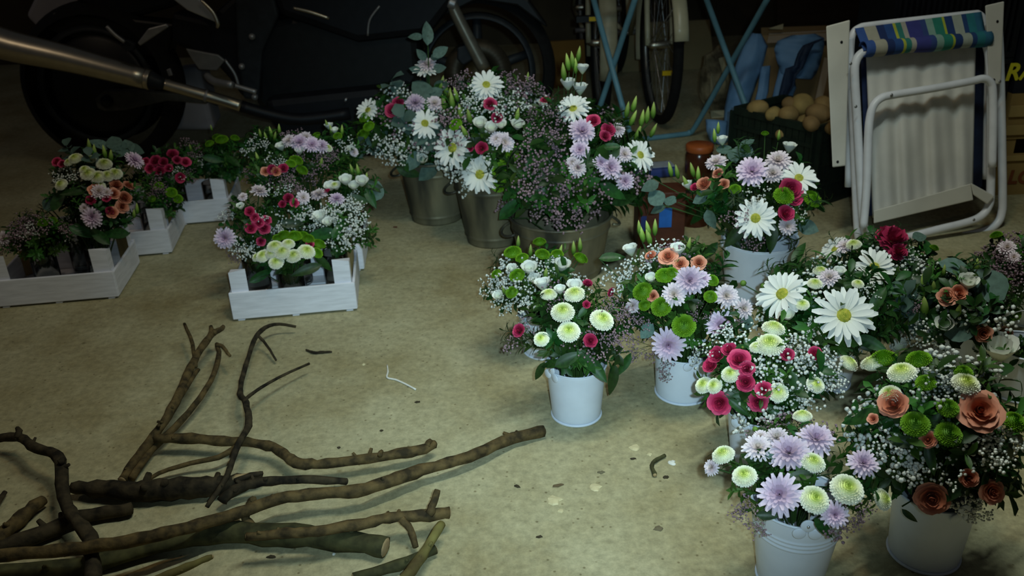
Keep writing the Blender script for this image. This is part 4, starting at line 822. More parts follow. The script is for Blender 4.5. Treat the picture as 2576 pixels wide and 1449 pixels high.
def f_top(u, v):
    a = lerp2((2150, 72), (2468, 30), u); b = lerp2((2172, 128), (2482, 98), u); x, y = lerp2(a, b, v)
    return uc(x, y, -.018 + .06 * v - .010 * math.sin(math.pi * v) + .003 * math.sin(9 * u))
striped('striped_canvas', f_top, 6)
def f_roll(u, v):
    x, y = lerp2((2170, 124), (2486, 97), u); a = -1.2 + 5.2 * v; c = uc(x, y, .034); cu = (UP * math.cos(ln) - cn0 * math.sin(ln))
    return c + (cu * math.cos(a) + CN * math.sin(a)) * (.0195 + .0015 * math.sin(14 * u))
striped('canvas_hem_roll', f_roll, 12)
def f_back(u, v, off=0.004, wr=1.0):
    a = lerp2((2178, 132), (2454, 104), u); b = lerp2((2196, 548), (2446, 478), u); x, y = lerp2(a, b, v)
    amp = .3 + .9 * v
    d = .007 * amp * math.sin(21 * u + 3.0 * v * (u - .3)) + .0045 * math.sin(47 * u - 5 * v * u) * amp + .012 * math.sin(math.pi * u) * math.sin(math.pi * v) + .006 * noise.noise(Vector((u * 5, v * 3, 1.3)))
    return uc(x, y, off + d * wr)
mb = MB(); mb.grid([[f_back(i / 60, j / 30) for i in range(61)] for j in range(31)]); o = wbuild(mb, 'back_canvas', CANV, chair); s = o.modifiers.new('thickness', 'SOLIDIFY'); s.thickness = .0015
mb = MB(); mb.grid([[uc(*lerp2(lerp2((2165, 140), (2476, 112), i / 4), lerp2((2180, 545), (2470, 470), i / 4), j / 6), -.016) for i in range(5)] for j in range(7)]); o = wbuild(mb, 'navy_underside', NAVY, chair); s = o.modifiers.new('thickness', 'SOLIDIFY'); s.thickness = .0015
def quadbox(nm, q, off, th, m):
    o = wbuild(MB().hexa([uc(x, y, off - th / 2) for x, y in q], [uc(x, y, off + th / 2) for x, y in q]), nm, m, chair, None, False); bevel(o, .003, 2); return o
quadbox('front_sling', [(2198, 530), (2198, 562), (2448, 503), (2442, 462)], .045, .004, ARMM)
quadbox('sling_end', [(2442, 460), (2448, 490), (2484, 514), (2502, 493)], .048, .006, ARMM)
def arm(nm, q, off):
    o = quadbox(nm, q, off, .022, ARMM)
    for (x, y) in ((q[0][0] * .35 + q[3][0] * .65, q[0][1] + 40), (q[1][0] * .6 + q[2][0] * .4, q[1][1] - 14)):
        c = uc(x, y, off + .0115); M = frame(CN, 0); mb = MB().lathe([(0, .001), (.0035, .001), (.004, 0)], 12, c, M); mb.v = [tuple(Vector(v) - Vector(chair.location)) for v in mb.v]; mb.build('screw', BLACK, o)
    return o
arm('arm_rest', [(2078, 66), (2094, 421), (2127, 417), (2138, 50)], .035)
arm('arm_rest', [(2478, 14), (2489, 215), (2518, 210), (2526, 3)], .035)
for x, y in ((2140, 160), (2153, 268), (2515, 205), (2300, 606), (2450, 553), (2243, 239)):
    wbuild(MB().lathe([(0, .0015), (.004, .001), (.0045, 0)], 10, uc(x, y, .068), frame(CN, 0)), 'rivet', STEEL, chair)

# ------------------------------------------------------------------ crate of potatoes
DGREEN = mat('dark_green_plastic', (.010, .020, .013), .55, var=.35, spec=.35)
PZ = .27; TL = un(1850, 268, PZ); TR = un(2140, 338, PZ); pex = (TR - TL); pex.z = 0; pex.normalize(); pey = Vector((-pex.y, pex.x, 0)); PL, PD = .33, .24
pc = empty('plastic_crate', Vector((TL.x, TL.y, 0))); tag(pc, 'dark green slotted plastic crate heaped with potatoes', 'crate')
def pb(nm, a, b, z0, z1, t=.008, par=None):
    """upright board between plan points a and b (crate coordinates)"""
    A = pex * a[0] + pey * a[1]; B = pex * b[0] + pey * b[1]; d = (B - A).normalized(); nn = Vector((-d.y, d.x, 0)) * t / 2
    o = MB().hexa([A - nn + UP * z0, B - nn + UP * z0, B + nn + UP * z0, A + nn + UP * z0], [A - nn + UP * z1, B - nn + UP * z1, B + nn + UP * z1, A + nn + UP * z1]).build(nm, DGREEN, pc, False); return o
cs = [(0, 0), (PL, 0), (PL, PD), (0, PD)]
for i in range(4):
    a, b = cs[i], cs[(i + 1) % 4]
    pb('rim', a, b, PZ - .022, PZ, .014)
    for z in (.068, .135, .200): pb('rail', a, b, z, z + .012, .012)
    pb('bottom_rail', a, b, 0, .02, .012)
    n_ = 13 if i % 2 == 0 else 10
    for j in range(n_ + 1):
        k = j / n_; p = (a[0] + (b[0] - a[0]) * k, a[1] + (b[1] - a[1]) * k); dx = (b[0] - a[0]), (b[1] - a[1]); Ld = math.hypot(*dx); wd = .011 if 0 < j < n_ else .02
        pb('slat', (p[0] - dx[0] / Ld * wd, p[1] - dx[1] / Ld * wd), (p[0] + dx[0] / Ld * wd, p[1] + dx[1] / Ld * wd), .015, PZ - .015, .006)
MB().hexa([pex * .004 + pey * .004 + UP * .004, pex * (PL - .004) + pey * .004 + UP * .004, pex * (PL - .004) + pey * (PD - .004) + UP * .004, pex * .004 + pey * (PD - .004) + UP * .004],
          [pex * .004 + pey * .004 + UP * .010, pex * (PL - .004) + pey * .004 + UP * .010, pex * (PL - .004) + pey * (PD - .004) + UP * .010, pex * .004 + pey * (PD - .004) + UP * .010]).build('crate_floor', DGREEN, pc, False)
POT = mat('potato_skin', (.33, .215, .075), .8, var=.3, scale=20, bump=.35, rnd=.2)
PMS = []
for v in range(3):
    mb = MB().blob((0, 0, 0), (.042, .033, .030), 14, 9); sd = v * 3.7
    mb.v = [tuple(Vector(p) * (1 + .16 * noise.noise(Vector(p) * 22 + Vector((sd, 0, 0))))) for p in mb.v]; PMS.append(mb.mesh('potato', POT))
spots = [(1905, 272, 26, 'foremost potato in the left corner of the green crate'), (1985, 288, 28, 'potato resting at the rim beside the blue sheet'), (2020, 262, 34, 'largest potato on top of the heap'), (2060, 285, 30, 'potato right of the largest one, half behind the chair arm'), (2040, 310, 24, 'small potato against the front rim near the chair'), (2072, 262, 26, 'potato behind the chair arm at the back of the heap'),
         (1945, 285, 20, 'potato sunk low near the left of the rim'), (1988, 262, 22, 'potato in the second row by the blue sheet'), (2100, 320, 24, 'potato at the rim mostly hidden by the chair arm'), (1968, 334, 18, 'single potato bulging through the front slats')]
for i, (x, y, r, lb) in enumerate(spots):
    z = .275 if i != 9 else .205; P = un(x, y, z)
    if i == 9:
        tpl = unP(x, y, Vector(pc.location) + pey * .012, pey); P = tpl
    o = link('potato', PMS[i % 3]); o.location = P; o.rotation_euler = (ur(-.5, .5), ur(-.5, .5), ur(0, 6)); s_ = r / ppm(P) / .037; o.scale = (s_,) * 3; tag(o, lb, 'potato', 'potatoes in the green crate')
k = 0
for j in range(3):
    for i in range(4):
        P = Vector(pc.location) + pex * (.055 + .072 * i) + pey * (.05 + .065 * j) + UP * (.205 + .012 * ((i * 7 + j * 3) % 3)); o = link('potato', PMS[(i + j) % 3]); o.location = P; o.rotation_euler = (ur(-.5, .5), ur(-.5, .5), ur(0, 6)); o.scale = (1.05,) * 3
        tag(o, 'potato lying deeper in the heap in the green crate', 'potato', 'potatoes deeper in the green crate')
# ------------------------------------------------------------------ blue sheets and cardboard behind the potatoes
BLUE = mat('blue_plastic_sheet', (.18, .36, .62), .6, var=.3, scale=6, bump=.2)
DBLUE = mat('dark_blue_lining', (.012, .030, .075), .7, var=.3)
CARD = mat('cardboard', (.34, .22, .10), .85, var=.25, scale=5, bump=.1)
CARDL = mat('pale_cardboard', (.42, .33, .24), .85, var=.2, scale=5)
def sheet(rows, Ys, bulge=.03, nu=8, sub=3):
    out = []; n = len(rows)
    for i in range((n - 1) * sub + 1):
        t = i / sub; a = min(int(t), n - 2); f = t - a; L_ = [rows[a][j] + (rows[a + 1][j] - rows[a][j]) * f for j in range(4)]; Y = Ys[0] + (Ys[1] - Ys[0]) * t / (n - 1); r = []
        for k in range(nu + 1):
            u = k / nu; yy = Y - bulge * math.sin(math.pi * u) + .018 * noise.noise(Vector((u * 4, t * 2.2, Y * 9))); q = unY(L_[0] + (L_[2] - L_[0]) * u, L_[1] + (L_[3] - L_[1]) * u, yy); q.z = max(q.z, .003); r.append(q)
        out.append(r)
    return MB().grid(out)
def mk_sheet(nm, label, parts):
    org = unY(*parts[0][4], parts[0][2][0]); org = Vector((org.x, org.y, 0)); root = empty(nm, org); tag(root, label, 'sheet')
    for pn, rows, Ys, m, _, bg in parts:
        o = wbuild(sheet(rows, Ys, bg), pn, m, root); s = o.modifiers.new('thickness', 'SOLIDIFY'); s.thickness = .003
    return root
mk_sheet('blue_sheet', 'crumpled blue plastic sheet standing left behind the potato crate', [
    ('fold', [(1892, 84, 1914, 86), (1868, 118, 1930, 116), (1850, 170, 1918, 165), (1836, 215, 1902, 210), (1824, 270, 1884, 262), (1820, 330, 1852, 328), (1815, 362, 1848, 362)], (3.56, 3.42), BLUE, (1850, 300), .03),
    ('strip', [(1915, 168, 1937, 165), (1906, 230, 1932, 230), (1898, 262, 1922, 262)], (3.50, 3.44), BLUE, (1910, 200), .01),
    ('lower_flap', [(1776, 300, 1830, 305), (1778, 330, 1828, 330), (1790, 360, 1826, 365)], (3.44, 3.38), BLUE, (1800, 330), .02)])
mk_sheet('blue_bag', 'blue folded bag with a dark open fold, standing behind the potato heap', [
    ('outer_face', [(1992, 90, 2050, 86), (1956, 104, 2072, 97), (1948, 124, 2072, 118), (1954, 150, 2062, 160), (1962, 172, 2052, 185), (1968, 195, 2040, 200)], (3.54, 3.48), BLUE, (2000, 150), .04),
    ('neck', [(1962, 170, 1998, 200), (1950, 215, 2002, 222), (1938, 272, 1982, 268)], (3.50, 3.43), BLUE, (1960, 230), .015),
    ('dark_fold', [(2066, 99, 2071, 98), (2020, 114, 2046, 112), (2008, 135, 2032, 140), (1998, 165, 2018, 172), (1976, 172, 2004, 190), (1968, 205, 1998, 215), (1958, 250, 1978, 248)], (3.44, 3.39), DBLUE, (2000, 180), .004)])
cb = empty('cardboard_box', (unY(1985, 300, 3.66).x, 3.66, 0)); tag(cb, 'open brown cardboard box behind the blue bag', 'box')
def card(nm, q, Y, th, m=CARD):
    Yl = Y if hasattr(Y, '__len__') else [Y] * 4
    a = [unY(x, y, yy) for (x, y), yy in zip(q, Yl)]
    for p in a: p.z = max(p.z, .002)
    return wbuild(MB().hexa(a, [p + Vector((0, th, 0)) for p in a]), nm, m, cb, None, False)
card('front_wall', [(1905, 90), (1905, 420), (2090, 420), (2085, 80)], 3.62, .006)
card('flap', [(1935, 84), (1930, 108), (2088, 102), (2084, 76)], [3.63, 3.59, 3.59, 3.63], .005, CARDL)
card('side_wall', [(2078, 80), (2082, 420), (2110, 400), (2105, 70)], [3.62, 3.62, 3.9, 3.9], .006)
card('back_wall', [(1915, 70), (1912, 380), (2105, 380), (2100, 64)], 3.9, .006)
card('loose_flap', [(2040, 300), (2058, 300), (2090, 150), (2075, 145)], 3.40, .006, CARDL)
card('leaning_flap', [(1905, 130), (1886, 255), (1898, 258), (1926, 140)], 3.52, .006)
pg = MB().blob((0, 0, 0), (.07, .05, .14), 16, 12); pg.v = [tuple(Vector(p) * (1 + .35 * noise.noise(Vector(p) * 26))) for p in pg.v]
o = pg.build('crumpled_paper', mat('crumpled_brown_paper', (.34, .28, .16), .8, col2=(.05, .04, .02), scale=12, bump=.3), None, False); P = unY(1802, 200, 3.85); o.location = (P.x, P.y, .14); tag(o, 'crumpled brown paper between the bicycle wheel and the blue sheet', 'paper')
for i, (x, y, Y, q, lb) in enumerate(((1808, 165, 3.74, [(0, -18), (10, 22), (24, 24), (14, -22)], 'pale paper strip on the crumpled heap'), (1788, 235, 3.74, [(0, -50), (-2, 10), (10, 18), (8, -40)], 'narrow curled pale strip below the crumpled heap'), (1805, 285, 3.46, [(-18, -6), (-16, 12), (22, 10), (20, -8)], 'small white scrap beside the blue sheet'), (1955, 68, 3.60, [(-22, 4), (-18, 8), (14, 6), (16, -8)], 'pale scrap lying on the cardboard box edge'))):
    a = [unY(x + dx, y + dy, Y + .02 * ((k % 2))) for k, (dx, dy) in enumerate(q)]; o = wbuild(MB().hexa(a, [p + Vector((0, .004, 0)) for p in a]), 'paper_strip', mat('pale_paper', (.42, .38, .24), .8), None, a[1], False); tag(o, lb, 'paper')
# brown boards against the dark at the back
def board(nm, label, q, Y, th, m, cat='board'):
    a = [unY(x, y, Y) for x, y in q]; a[1].z = max(a[1].z, 0.001); a[2].z = max(a[2].z, .001)
    o = wbuild(MB().hexa(a, [p + Vector((0, th, 0)) for p in a]), nm, m, None, a[1], False); tag(o, label, cat); return o
board('leaning_board', 'orange-brown panel between the motorcycle tyre and the bicycle', [(1380, 105), (1378, 240), (1475, 238), (1470, 100)], 4.45, .02, mat('orange_brown_board', (.22, .11, .018), .85, var=.3, scale=4))
board('leaning_board', 'dull brown panel behind the near bicycle wheel', [(1560, 60), (1565, 215), (1795, 205), (1785, 50)], 4.75, .02, mat('dull_board', (.30, .24, .12), .85, var=.25, scale=4))
board('wooden_cabinet_door', 'dark brown wooden panel above the potato crate', [(1955, -60), (1955, 60), (2255, 45), (2250, -80)], 4.3, .02, mat('dark_wood', (.040, .022, .010), .7, var=.3, scale=6, stretch=(.3, 1, 6)))

# ------------------------------------------------------------------ stacked fruit boxes behind the chair
YB = un(2545, 490).y
XB0 = unY(2496, 480, YB).x
def fruitbox(label, z0, z1, m, mi, name='fruit_box'):
    root = empty(name, (XB0, YB, z0)); tag(root, label, 'box'); Wd, Dp = .42, .32
    MB().box((Wd / 2, .004, (z1 - z0) / 2), (Wd, .008, z1 - z0)).build('front_wall', m, root, False); MB().box((Wd / 2, Dp - .004, (z1 - z0) / 2), (Wd, .008, z1 - z0)).build('back_wall', m, root, False)
    MB().box((.004, Dp / 2, (z1 - z0) / 2), (.008, Dp - .018, z1 - z0)).build('side_wall', m, root, False); MB().box((Wd - .004, Dp / 2, (z1 - z0) / 2), (.008, Dp - .018, z1 - z0)).build('side_wall', m, root, False)
    MB().box((Wd / 2, Dp / 2, .004), (Wd - .018, Dp - .018, .008)).build('box_floor', mi, root, False)
    return root
OCH = mat('ochre_fruit_card', (.36, .23, .07), .85, var=.25, scale=6); OCHL = mat('ochre_card_light', (.44, .30, .10), .85, var=.2, scale=6)
zq = lambda y: unY(2545, y, YB).z
b1 = fruitbox('ochre fruit box with reddish lettering at the bottom of the right stack', 0.0, zq(388), OCH, OCHL)
MB().box((.21, -.004, zq(388) - .012), (.42, .006, .016)).build('top_rail', OCHL, b1, False)
b2 = fruitbox('plain ochre fruit box in the middle of the right stack', zq(350), zq(236), OCH, OCHL)
MB().box((.21, -.004, .03), (.42, .006, .030)).build('front_slat', OCHL, b2, False); MB().box((.21, -.004, .09), (.42, .006, .034)).build('front_slat', OCHL, b2, False)
for i, x in enumerate((.03, .39)): MB().box((x, .012, (zq(388) + zq(350)) / 2 - zq(388) + zq(388)), (.03, .015, zq(350) - zq(388))).build('corner_block', OCH, b1, False)
b3 = fruitbox('dark blue-black fruit box with yellow lettering on top of the right stack', zq(236) + .001, zq(-30), mat('blue_black_card', (.006, .008, .016), .7, var=.3), BLACKP)
def lettering(txt, parent, loc, size, m, shear=0.0):
    cu = bpy.data.curves.new('lettering', 'FONT'); cu.body = txt; cu.size = size; cu.extrude = .0006; cu.shear = shear; cu.offset = .002; t = bpy.data.objects.new('lettering_source', cu); COL.objects.link(t)
    dg = bpy.context.evaluated_depsgraph_get(); me = bpy.data.meshes.new_from_object(t.evaluated_get(dg)); bpy.data.objects.remove(t); me.materials.clear(); me.materials.append(m)
    o = link('lettering', me, parent); o.location = loc; o.rotation_euler = (R_(90), 0, 0); return o
pr_ = unY(2526, 202, YB - .002); lettering('RA', b3, (pr_.x - XB0, -.0015, pr_.z - b3.location.z), .072, mat('yellow_print', (.75, .70, .03), .7), .15)
pr_ = unY(2531, 462, YB - .002); lettering('LOS', b1, (pr_.x - XB0 + .002, -.0015, pr_.z), .062, mat('rust_print', (.20, .05, .012), .7), .1)
SL = unY(2255, 30, YB).x
bk = empty('slotted_crate', (SL, YB, 0)); tag(bk, 'tall black slotted crate standing behind the beach chair', 'crate'); WK = XB0 - SL - .02; HK = .80
for z in (0, .2, .22, .42, .44, .64, .66): MB().box((WK / 2, .006, z + .01), (WK, .012, .016)).build('rail', BLACKP, bk, False)
for i in range(22): MB().box((WK * (i + .5) / 22, .006, HK / 2), (.008, .008, HK)).build('slat', BLACKP, bk, False)
MB().box((WK / 2, .28, HK / 2), (WK, .01, HK)).build('back_wall', BLACKP, bk, False)
for x in (0, WK): MB().box((x, .14, HK / 2), (.01, .27, HK)).build('side_wall', BLACKP, bk, False)

# ------------------------------------------------------------------ jar, carton and packet on the floor behind the bouquets
JR = empty('preserve_jar', un(1756, 448)); tag(JR, 'brown-red jar with an orange lid by the blue rack', 'jar')
MB().lathe([(0, 0), (.044, 0), (.048, .006), (.049, .085), (.044, .098), (.042, .102), (0, .102)], 28).build('glass_body', mat('red_brown_glass', (.07, .020, .008), .2, var=.2, spec=.6), JR)
MB().lathe([(.046, .100), (.048, .102), (.048, .120), (.045, .124), (0, .124)], 28).build('lid', mat('orange_lid', (.42, .10, .022), .45, var=.15), JR)
CT = empty('carton', un(1662, 625)); tag(CT, 'dark red-brown carton with a bright blue label, behind the middle bouquets', 'carton')
o = MB().box((0, .045, .085), (.135, .09, .17)).build('body', mat('rust_carton', (.085, .022, .008), .6, var=.25), CT, False); bevel(o, .004)
BLAB = mat('bright_blue_label', (.02, .14, .50), .5, var=.3, scale=25)
MB().box((.010, -.0012, .095), (.036, .002, .058)).build('label', BLAB, CT, False); MB().box((-.052, -.0012, .080), (.016, .002, .045)).build('label', mat('navy_label', (.02, .035, .15), .5), CT, False)
PK = empty('packet', un(1640, 440), R_(8)); tag(PK, 'flat blue and white packet lying beside the jar', 'packet')
o = MB().box((0, 0, .018), (.17, .10, .034)).build('body', mat('blue_packet', (.03, .055, .22), .45, var=.3, scale=12), PK, False); bevel(o, .012, 3)
MB().box((.01, 0, .0362), (.13, .06, .002)).build('white_panel', mat('white_packet', (.42, .46, .52), .4), PK, False)
P2 = un(1745, 560); CT2 = empty('clay_pot', P2); tag(CT2, 'terracotta pot in shadow left of the larger bucket', 'pot')
MB().lathe([(0, 0), (.045, 0), (.06, .09), (.066, .09), (.066, .115), (.060, .115), (.055, .095), (.04, .01), (0, .01)], 28).build('body', mat('terracotta', (.13, .035, .012), .75, var=.2), CT2)
MB().lathe([(0, .09), (.056, .09), (.05, .08), (0, .08)], 20).build('soil', mat('soil', (.02, .012, .006), .95), CT2)

# ------------------------------------------------------------------ pale blue folding rack
RKM = mat('pale_blue_lacquer', (.13, .30, .38), .45, var=.2, scale=15, spec=.4)
gD = un(1740, 335, .011); gB = un(1478, 366, .011); gA = un(1604, 408, .011); gC = un(1925, 400, .011)
rk = empty('folding_rack', Vector(((gD.x + gB.x) / 2, (gD.y + gB.y) / 2, 0))); tag(rk, 'pale blue tubular folding rack with crossed legs', 'rack')
xl = unY(1540, 175, (gA.y + gB.y) / 2); xr = unY(1836, 165, (gC.y + gD.y) / 2)
def ext(a, b, k): return a + (b - a) * k
wbuild(MB().tube(smooth_path([ext(gB, xl, 1.9), xl, ext(gB, xl, .12), gB + (gD - gB) * .03 + UP * .004, gB + (gD - gB) * .08, gD + (gB - gD) * .10, gD + (gB - gD) * .03 + UP * .004, ext(gD, xr, .12), xr, ext(gD, xr, 1.9)], 5), .0105, 10), 'inner_frame', RKM, rk)
tA, tC = ext(gA, xl + Vector((0, -.022, 0)), 1.9), ext(gC, xr + Vector((0, -.022, 0)), 1.9)
wbuild(MB().tube([gA, ext(gA, xl + Vector((0, -.022, 0)), .5), tA], .0105, 10), 'outer_leg', RKM, rk); wbuild(MB().tube([gC, ext(gC, xr + Vector((0, -.022, 0)), .5), tC], .0105, 10), 'outer_leg', RKM, rk)
wbuild(MB().tube([tA, tC], .0105, 10), 'top_bar', RKM, rk)
for g in (gA, gC): wbuild(MB().lathe([(0, 0), (.014, 0), (.014, .03), (.011, .035)], 10, g - UP * .011), 'rubber_foot', BLACK, rk)
for x_ in (xl, xr): wbuild(MB().blob(x_ + Vector((0, -.011, 0)), (.008, .018, .008), 8, 5), 'pivot', STEEL, rk)

# ------------------------------------------------------------------ bicycles
CREAM = mat('cream_paint', (.58, .54, .36), .3, var=.1, spec=.5); RIMM = mat('worn_rim_alloy', (.34, .33, .30), .35, .8, var=.2); REFL = mat('amber_reflector', (.75, .50, .01), .25, spec=.8)
def bicycle(label, contact, near, fender_end, tone, rear=True, tread=.021, fw=.028, hb=0.0):
    near = Vector(near).normalized(); R0 = .325; C = contact + UP * R0; axle = near.cross(UP).normalized(); root = empty('bicycle', contact); tag(root, label, 'bicycle', 'parked bicycles')
    def wheel(C):
        def cp(r, a, o=0.0): return C + near * (r * math.cos(a)) + UP * (r * math.sin(a)) + axle * o
        n = 48; wbuild(MB().tube([cp(R0 - tread, 2 * math.pi * i / n) for i in range(n)], tread, 10, closed=True), 'tyre', RUBBER, root)
        rim = wbuild(MB().tube([cp(R0 - 2.05 * tread, 2 * math.pi * i / n) for i in range(n)], .010, 8, closed=True), 'rim', RIMM, root)
        mb = MB()
        for i in range(28):
            a = 2 * math.pi * i / 28; mb.tube([cp(.018, a + (.5 if i % 4 < 2 else -.5), .025 if i % 2 else -.025), cp(R0 - 2.2 * tread, a)], .0011, 4, False)
        mb.v = [tuple(Vector(v) - contact) for v in mb.v]; sp_ = mb.build('spokes', WIRE, root); sp_['kind'] = 'stuff'
        wbuild(MB().tube([C - axle * .055, C - axle * .03, C + axle * .03, C + axle * .055], [.006, .016, .016, .006], 10), 'hub', CHROME, root); return cp
    cp = wheel(C)
    rows = []
    for i in range(25):
        a = fender_end + (R_(200) - fender_end) * i / 24; rows.append([cp(R0 + .022 + .016 * math.cos(t), a, fw * math.sin(t)) for t in [-1.5 + 3.0 * j / 8 for j in range(9)]])
    o = wbuild(MB().grid(rows), 'mudguard', tone, root); s = o.modifiers.new('thickness', 'SOLIDIFY'); s.thickness = .0015
    for sd in (-1, 1):
        wbuild(MB().tube([C + axle * .05 * sd, cp(R0 + .03, fender_end + .35, .026 * sd)], .0022, 6), 'mudguard_stay', WIRE, root)
        wbuild(MB().tube(smooth_path([C + axle * .052 * sd, C + axle * .05 * sd - near * .05 + UP * .20, C + axle * .03 * sd - near * .13 + UP * .42], 4), .0115, 10), 'fork_blade', tone, root)
    hd = C - near * .15 + UP * .47; ht = C - near * .20 + UP * .62; bb = C - near * .62 - UP * .05; st_ = C - near * .78 + UP * .42; C2 = C - near * 1.03
    for nm, a, b, r in (('head_tube', hd, ht, .018), ('down_tube', hd + (ht - hd) * .3, bb, .016), ('seat_tube', bb, st_, .015), ('top_tube', ht - (ht - hd) * .3, st_, .014)): wbuild(MB().tube([a, b], r, 10), nm, tone, root)
    if rear:
        wheel(C2)
        for sd in (-1, 1): wbuild(MB().tube([bb + axle * .03 * sd, C2 + axle * .055 * sd], .009, 8), 'chain_stay', tone, root); wbuild(MB().tube([st_ + axle * .02 * sd, C2 + axle * .055 * sd], .008, 8), 'seat_stay', tone, root)
        wbuild(MB().tube([bb - axle * .07, bb + axle * .07], .012, 8), 'crank_axle', STEEL, root)
        wbuild(MB().blob(st_ - near * .02 + UP * .10, (.07, .07, .03), 12, 6), 'saddle', BLACK, root); wbuild(MB().tube([st_, st_ + UP * .09], .012, 8), 'seat_post', STEEL, root)
        ht = ht + UP * hb; wbuild(MB().tube(smooth_path([ht + UP * .06 - near * .12 - axle * .28, ht + UP * .1 - axle * .2, ht + UP * .08, ht + UP * .1 + axle * .2, ht + UP * .06 - near * .12 + axle * .28], 4), .011, 8), 'handlebar', CHROME, root)
    return root, C, cp
b_, C_, cpf = bicycle('cream bicycle with its near wheel turned toward the flowers', un(1654, 307), (.062, -1, 0), R_(12), CREAM)
o = wbuild(MB().box(cpf(.17, R_(-30)), (.045, .012, .018)), 'spoke_reflector', REFL, b_, None, False)
b2_, C2_, cp2 = bicycle('pale bicycle seen edge-on beside the motorcycle', un(1510, 296), (-.02, -1, 0), R_(-14), mat('dull_cream_paint', (.34, .31, .20), .4, var=.15), True, .022, .034, .16)
P = unY(1478, 47, C2_.y - .42); o = wbuild(MB().box(P, (.085, .03, .022)), 'pedal', BLACK, b2_, None, False); o2 = MB().box(P - Vector(b2_.location) + Vector((.022, -.018, .001)), (.036, .006, .015)).build('pedal_reflector', REFL, o, False)

# ------------------------------------------------------------------ motorcycle
YM = un(300, 410).y
gR = Vector((un(300, 410).x, YM, 0)); gF = Vector((un(1215, 335).x, YM, 0)); mo = empty('motorcycle', gR); tag(mo, 'black motorcycle with a long chrome exhaust, parked in the dark at the back', 'motorcycle')
lean = R_(6)
def mo_wheel(g, R0, wd, rim_r):
    C = g + UP * R0 * math.cos(lean) + Vector((0, R0 * math.sin(lean), 0)); ax = Vector((0, -math.cos(lean), math.sin(lean))); up = Vector((0, math.sin(lean), math.cos(lean))); xx = Vector((1, 0, 0)); n = 56; rows = []
    for i in range(n + 1):
        a = 2 * math.pi * i / n; d = xx * math.cos(a) + up * math.sin(a); rows.append([C + d * (rim_r + (R0 - rim_r) * math.sin(math.pi * (.08 + .84 * j / 8)) ** .55) + ax * (wd * (j / 8 - .5)) for j in range(9)])
    t = wbuild(MB().grid(rows), 'tyre', RUBBER, mo)
    mb = MB().lathe([(rim_r - .015, -wd * .42), (rim_r + .006, -wd * .44), (rim_r - .01, -wd * .3), (rim_r - .02, 0), (rim_r - .01, wd * .3), (rim_r + .006, wd * .44), (rim_r - .015, wd * .42)], 48, C, Matrix((xx, up, ax)).transposed()); wbuild(mb, 'wheel_rim', GREYP, mo)
    mb = MB()
    for i in range(5):
        a = 2 * math.pi * i / 5 + .3; d = xx * math.cos(a) + up * math.sin(a); mb.tube([C + d * .04, C + d * rim_r], [.022, .016], 8)
    mb.lathe([(0, .05), (.05, .045), (.055, -.045), (0, -.05)], 20, C, Matrix((xx, up, ax)).transposed()); wbuild(mb, 'wheel_spokes', GREYP, mo); return C, ax, up, xx
CR, AX, UPM, XX = mo_wheel(gR, .312, .17, .215); CFR, _, _, _ = mo_wheel(gF, .30, .12, .215)
wbuild(MB().lathe([(0, .03), (.10, .03), (.17, .012), (.205, .0), (.205, -.004), (0, -.004)], 40, CR + AX * .045, Matrix((XX, UPM, AX)).transposed()), 'dark_wheel_filler', BLACK, mo)  # black disc added to keep the wheel dark and hide what lies behind
def my(x, y, off): return unY(x, y, YM - off)
def mtube(nm, pts, rpx, off, m, n=14, k=4, par=None):
    offs = off if hasattr(off, '__len__') else [off] * len(pts); P = [my(x, y, o) for (x, y), o in zip(pts, offs)]; rs = rpx if hasattr(rpx, '__len__') else [rpx] * len(pts); rw = [r / ppm(p) for r, p in zip(rs, P)]; SP = smooth_path(P, k); RR = []
    for i in range(len(P) - 1): RR += [rw[i] + (rw[i + 1] - rw[i]) * j / k for j in range(k)]
    return wbuild(MB().tube(SP, RR + [rw[-1]], n), nm, m, mo)
def mplate(nm, q, off, th, m, bv=.004):
    a = [my(x, y, off) for x, y in q]; n = len(a); b = [p + Vector((0, th, 0)) for p in a]
    o = wbuild(MB().add(a + b, [tuple(range(n)), tuple(range(2 * n - 1, n - 1, -1))] + [(i, i + n, (i + 1) % n + n, (i + 1) % n) for i in range(n)]), nm, m, mo, None, False)
    if bv: bevel(o, bv, 2)
    return o
mtube('muffler', [(-120, 58), (0, 108), (180, 150), (372, 200)], [46, 40, 33, 25], .25, CHROME, 20)
mtube('muffler_tip_ring', [(366, 198), (378, 201)], [26, 26], .25, CHROME, 20)
mtube('exhaust_cone', [(378, 201), (400, 208), (412, 212)], [24, 18, 14], [.25, .25, .245], GREYP, 18)
mtube('exhaust_pipe', [(408, 210), (480, 230), (560, 252), (606, 267)], 14, [.245, .24, .23, .225], CHROME, 14); mtube('header_pipe', [(606, 267), (680, 288), (760, 300), (880, 285)], [15, 15, 15, 15], [.22, .2, .19, .17], BLACKP, 14)  # black header pipe: the chrome's fade into shade is put into its colour
mtube('pipe_clamp', [(517, 240), (523, 242)], [17, 17], .235, STEEL)
mplate('swing_arm', [(238, 248), (262, 228), (320, 228), (440, 236), (520, 245), (520, 262), (420, 254), (310, 278), (262, 280), (245, 272)], .13, .03, mat('worn_grey_alloy', (.085, .085, .075), .6, .4, var=.3))
mtube('axle_nut', [(268, 256), (268, 256.5)], 15, [.145, .13], BLACK)
mplate('passenger_peg_arm', [(345, 108), (352, 116), (424, 68), (418, 60), (372, 72)], .24, .014, STEEL); mtube('peg_rod', [(268, 66), (290, 88), (314, 106)], 5, .25, STEEL, 8); mplate('peg_joint', [(300, 112), (318, 100), (340, 112), (335, 128), (315, 130)], .235, .02, GREYP)
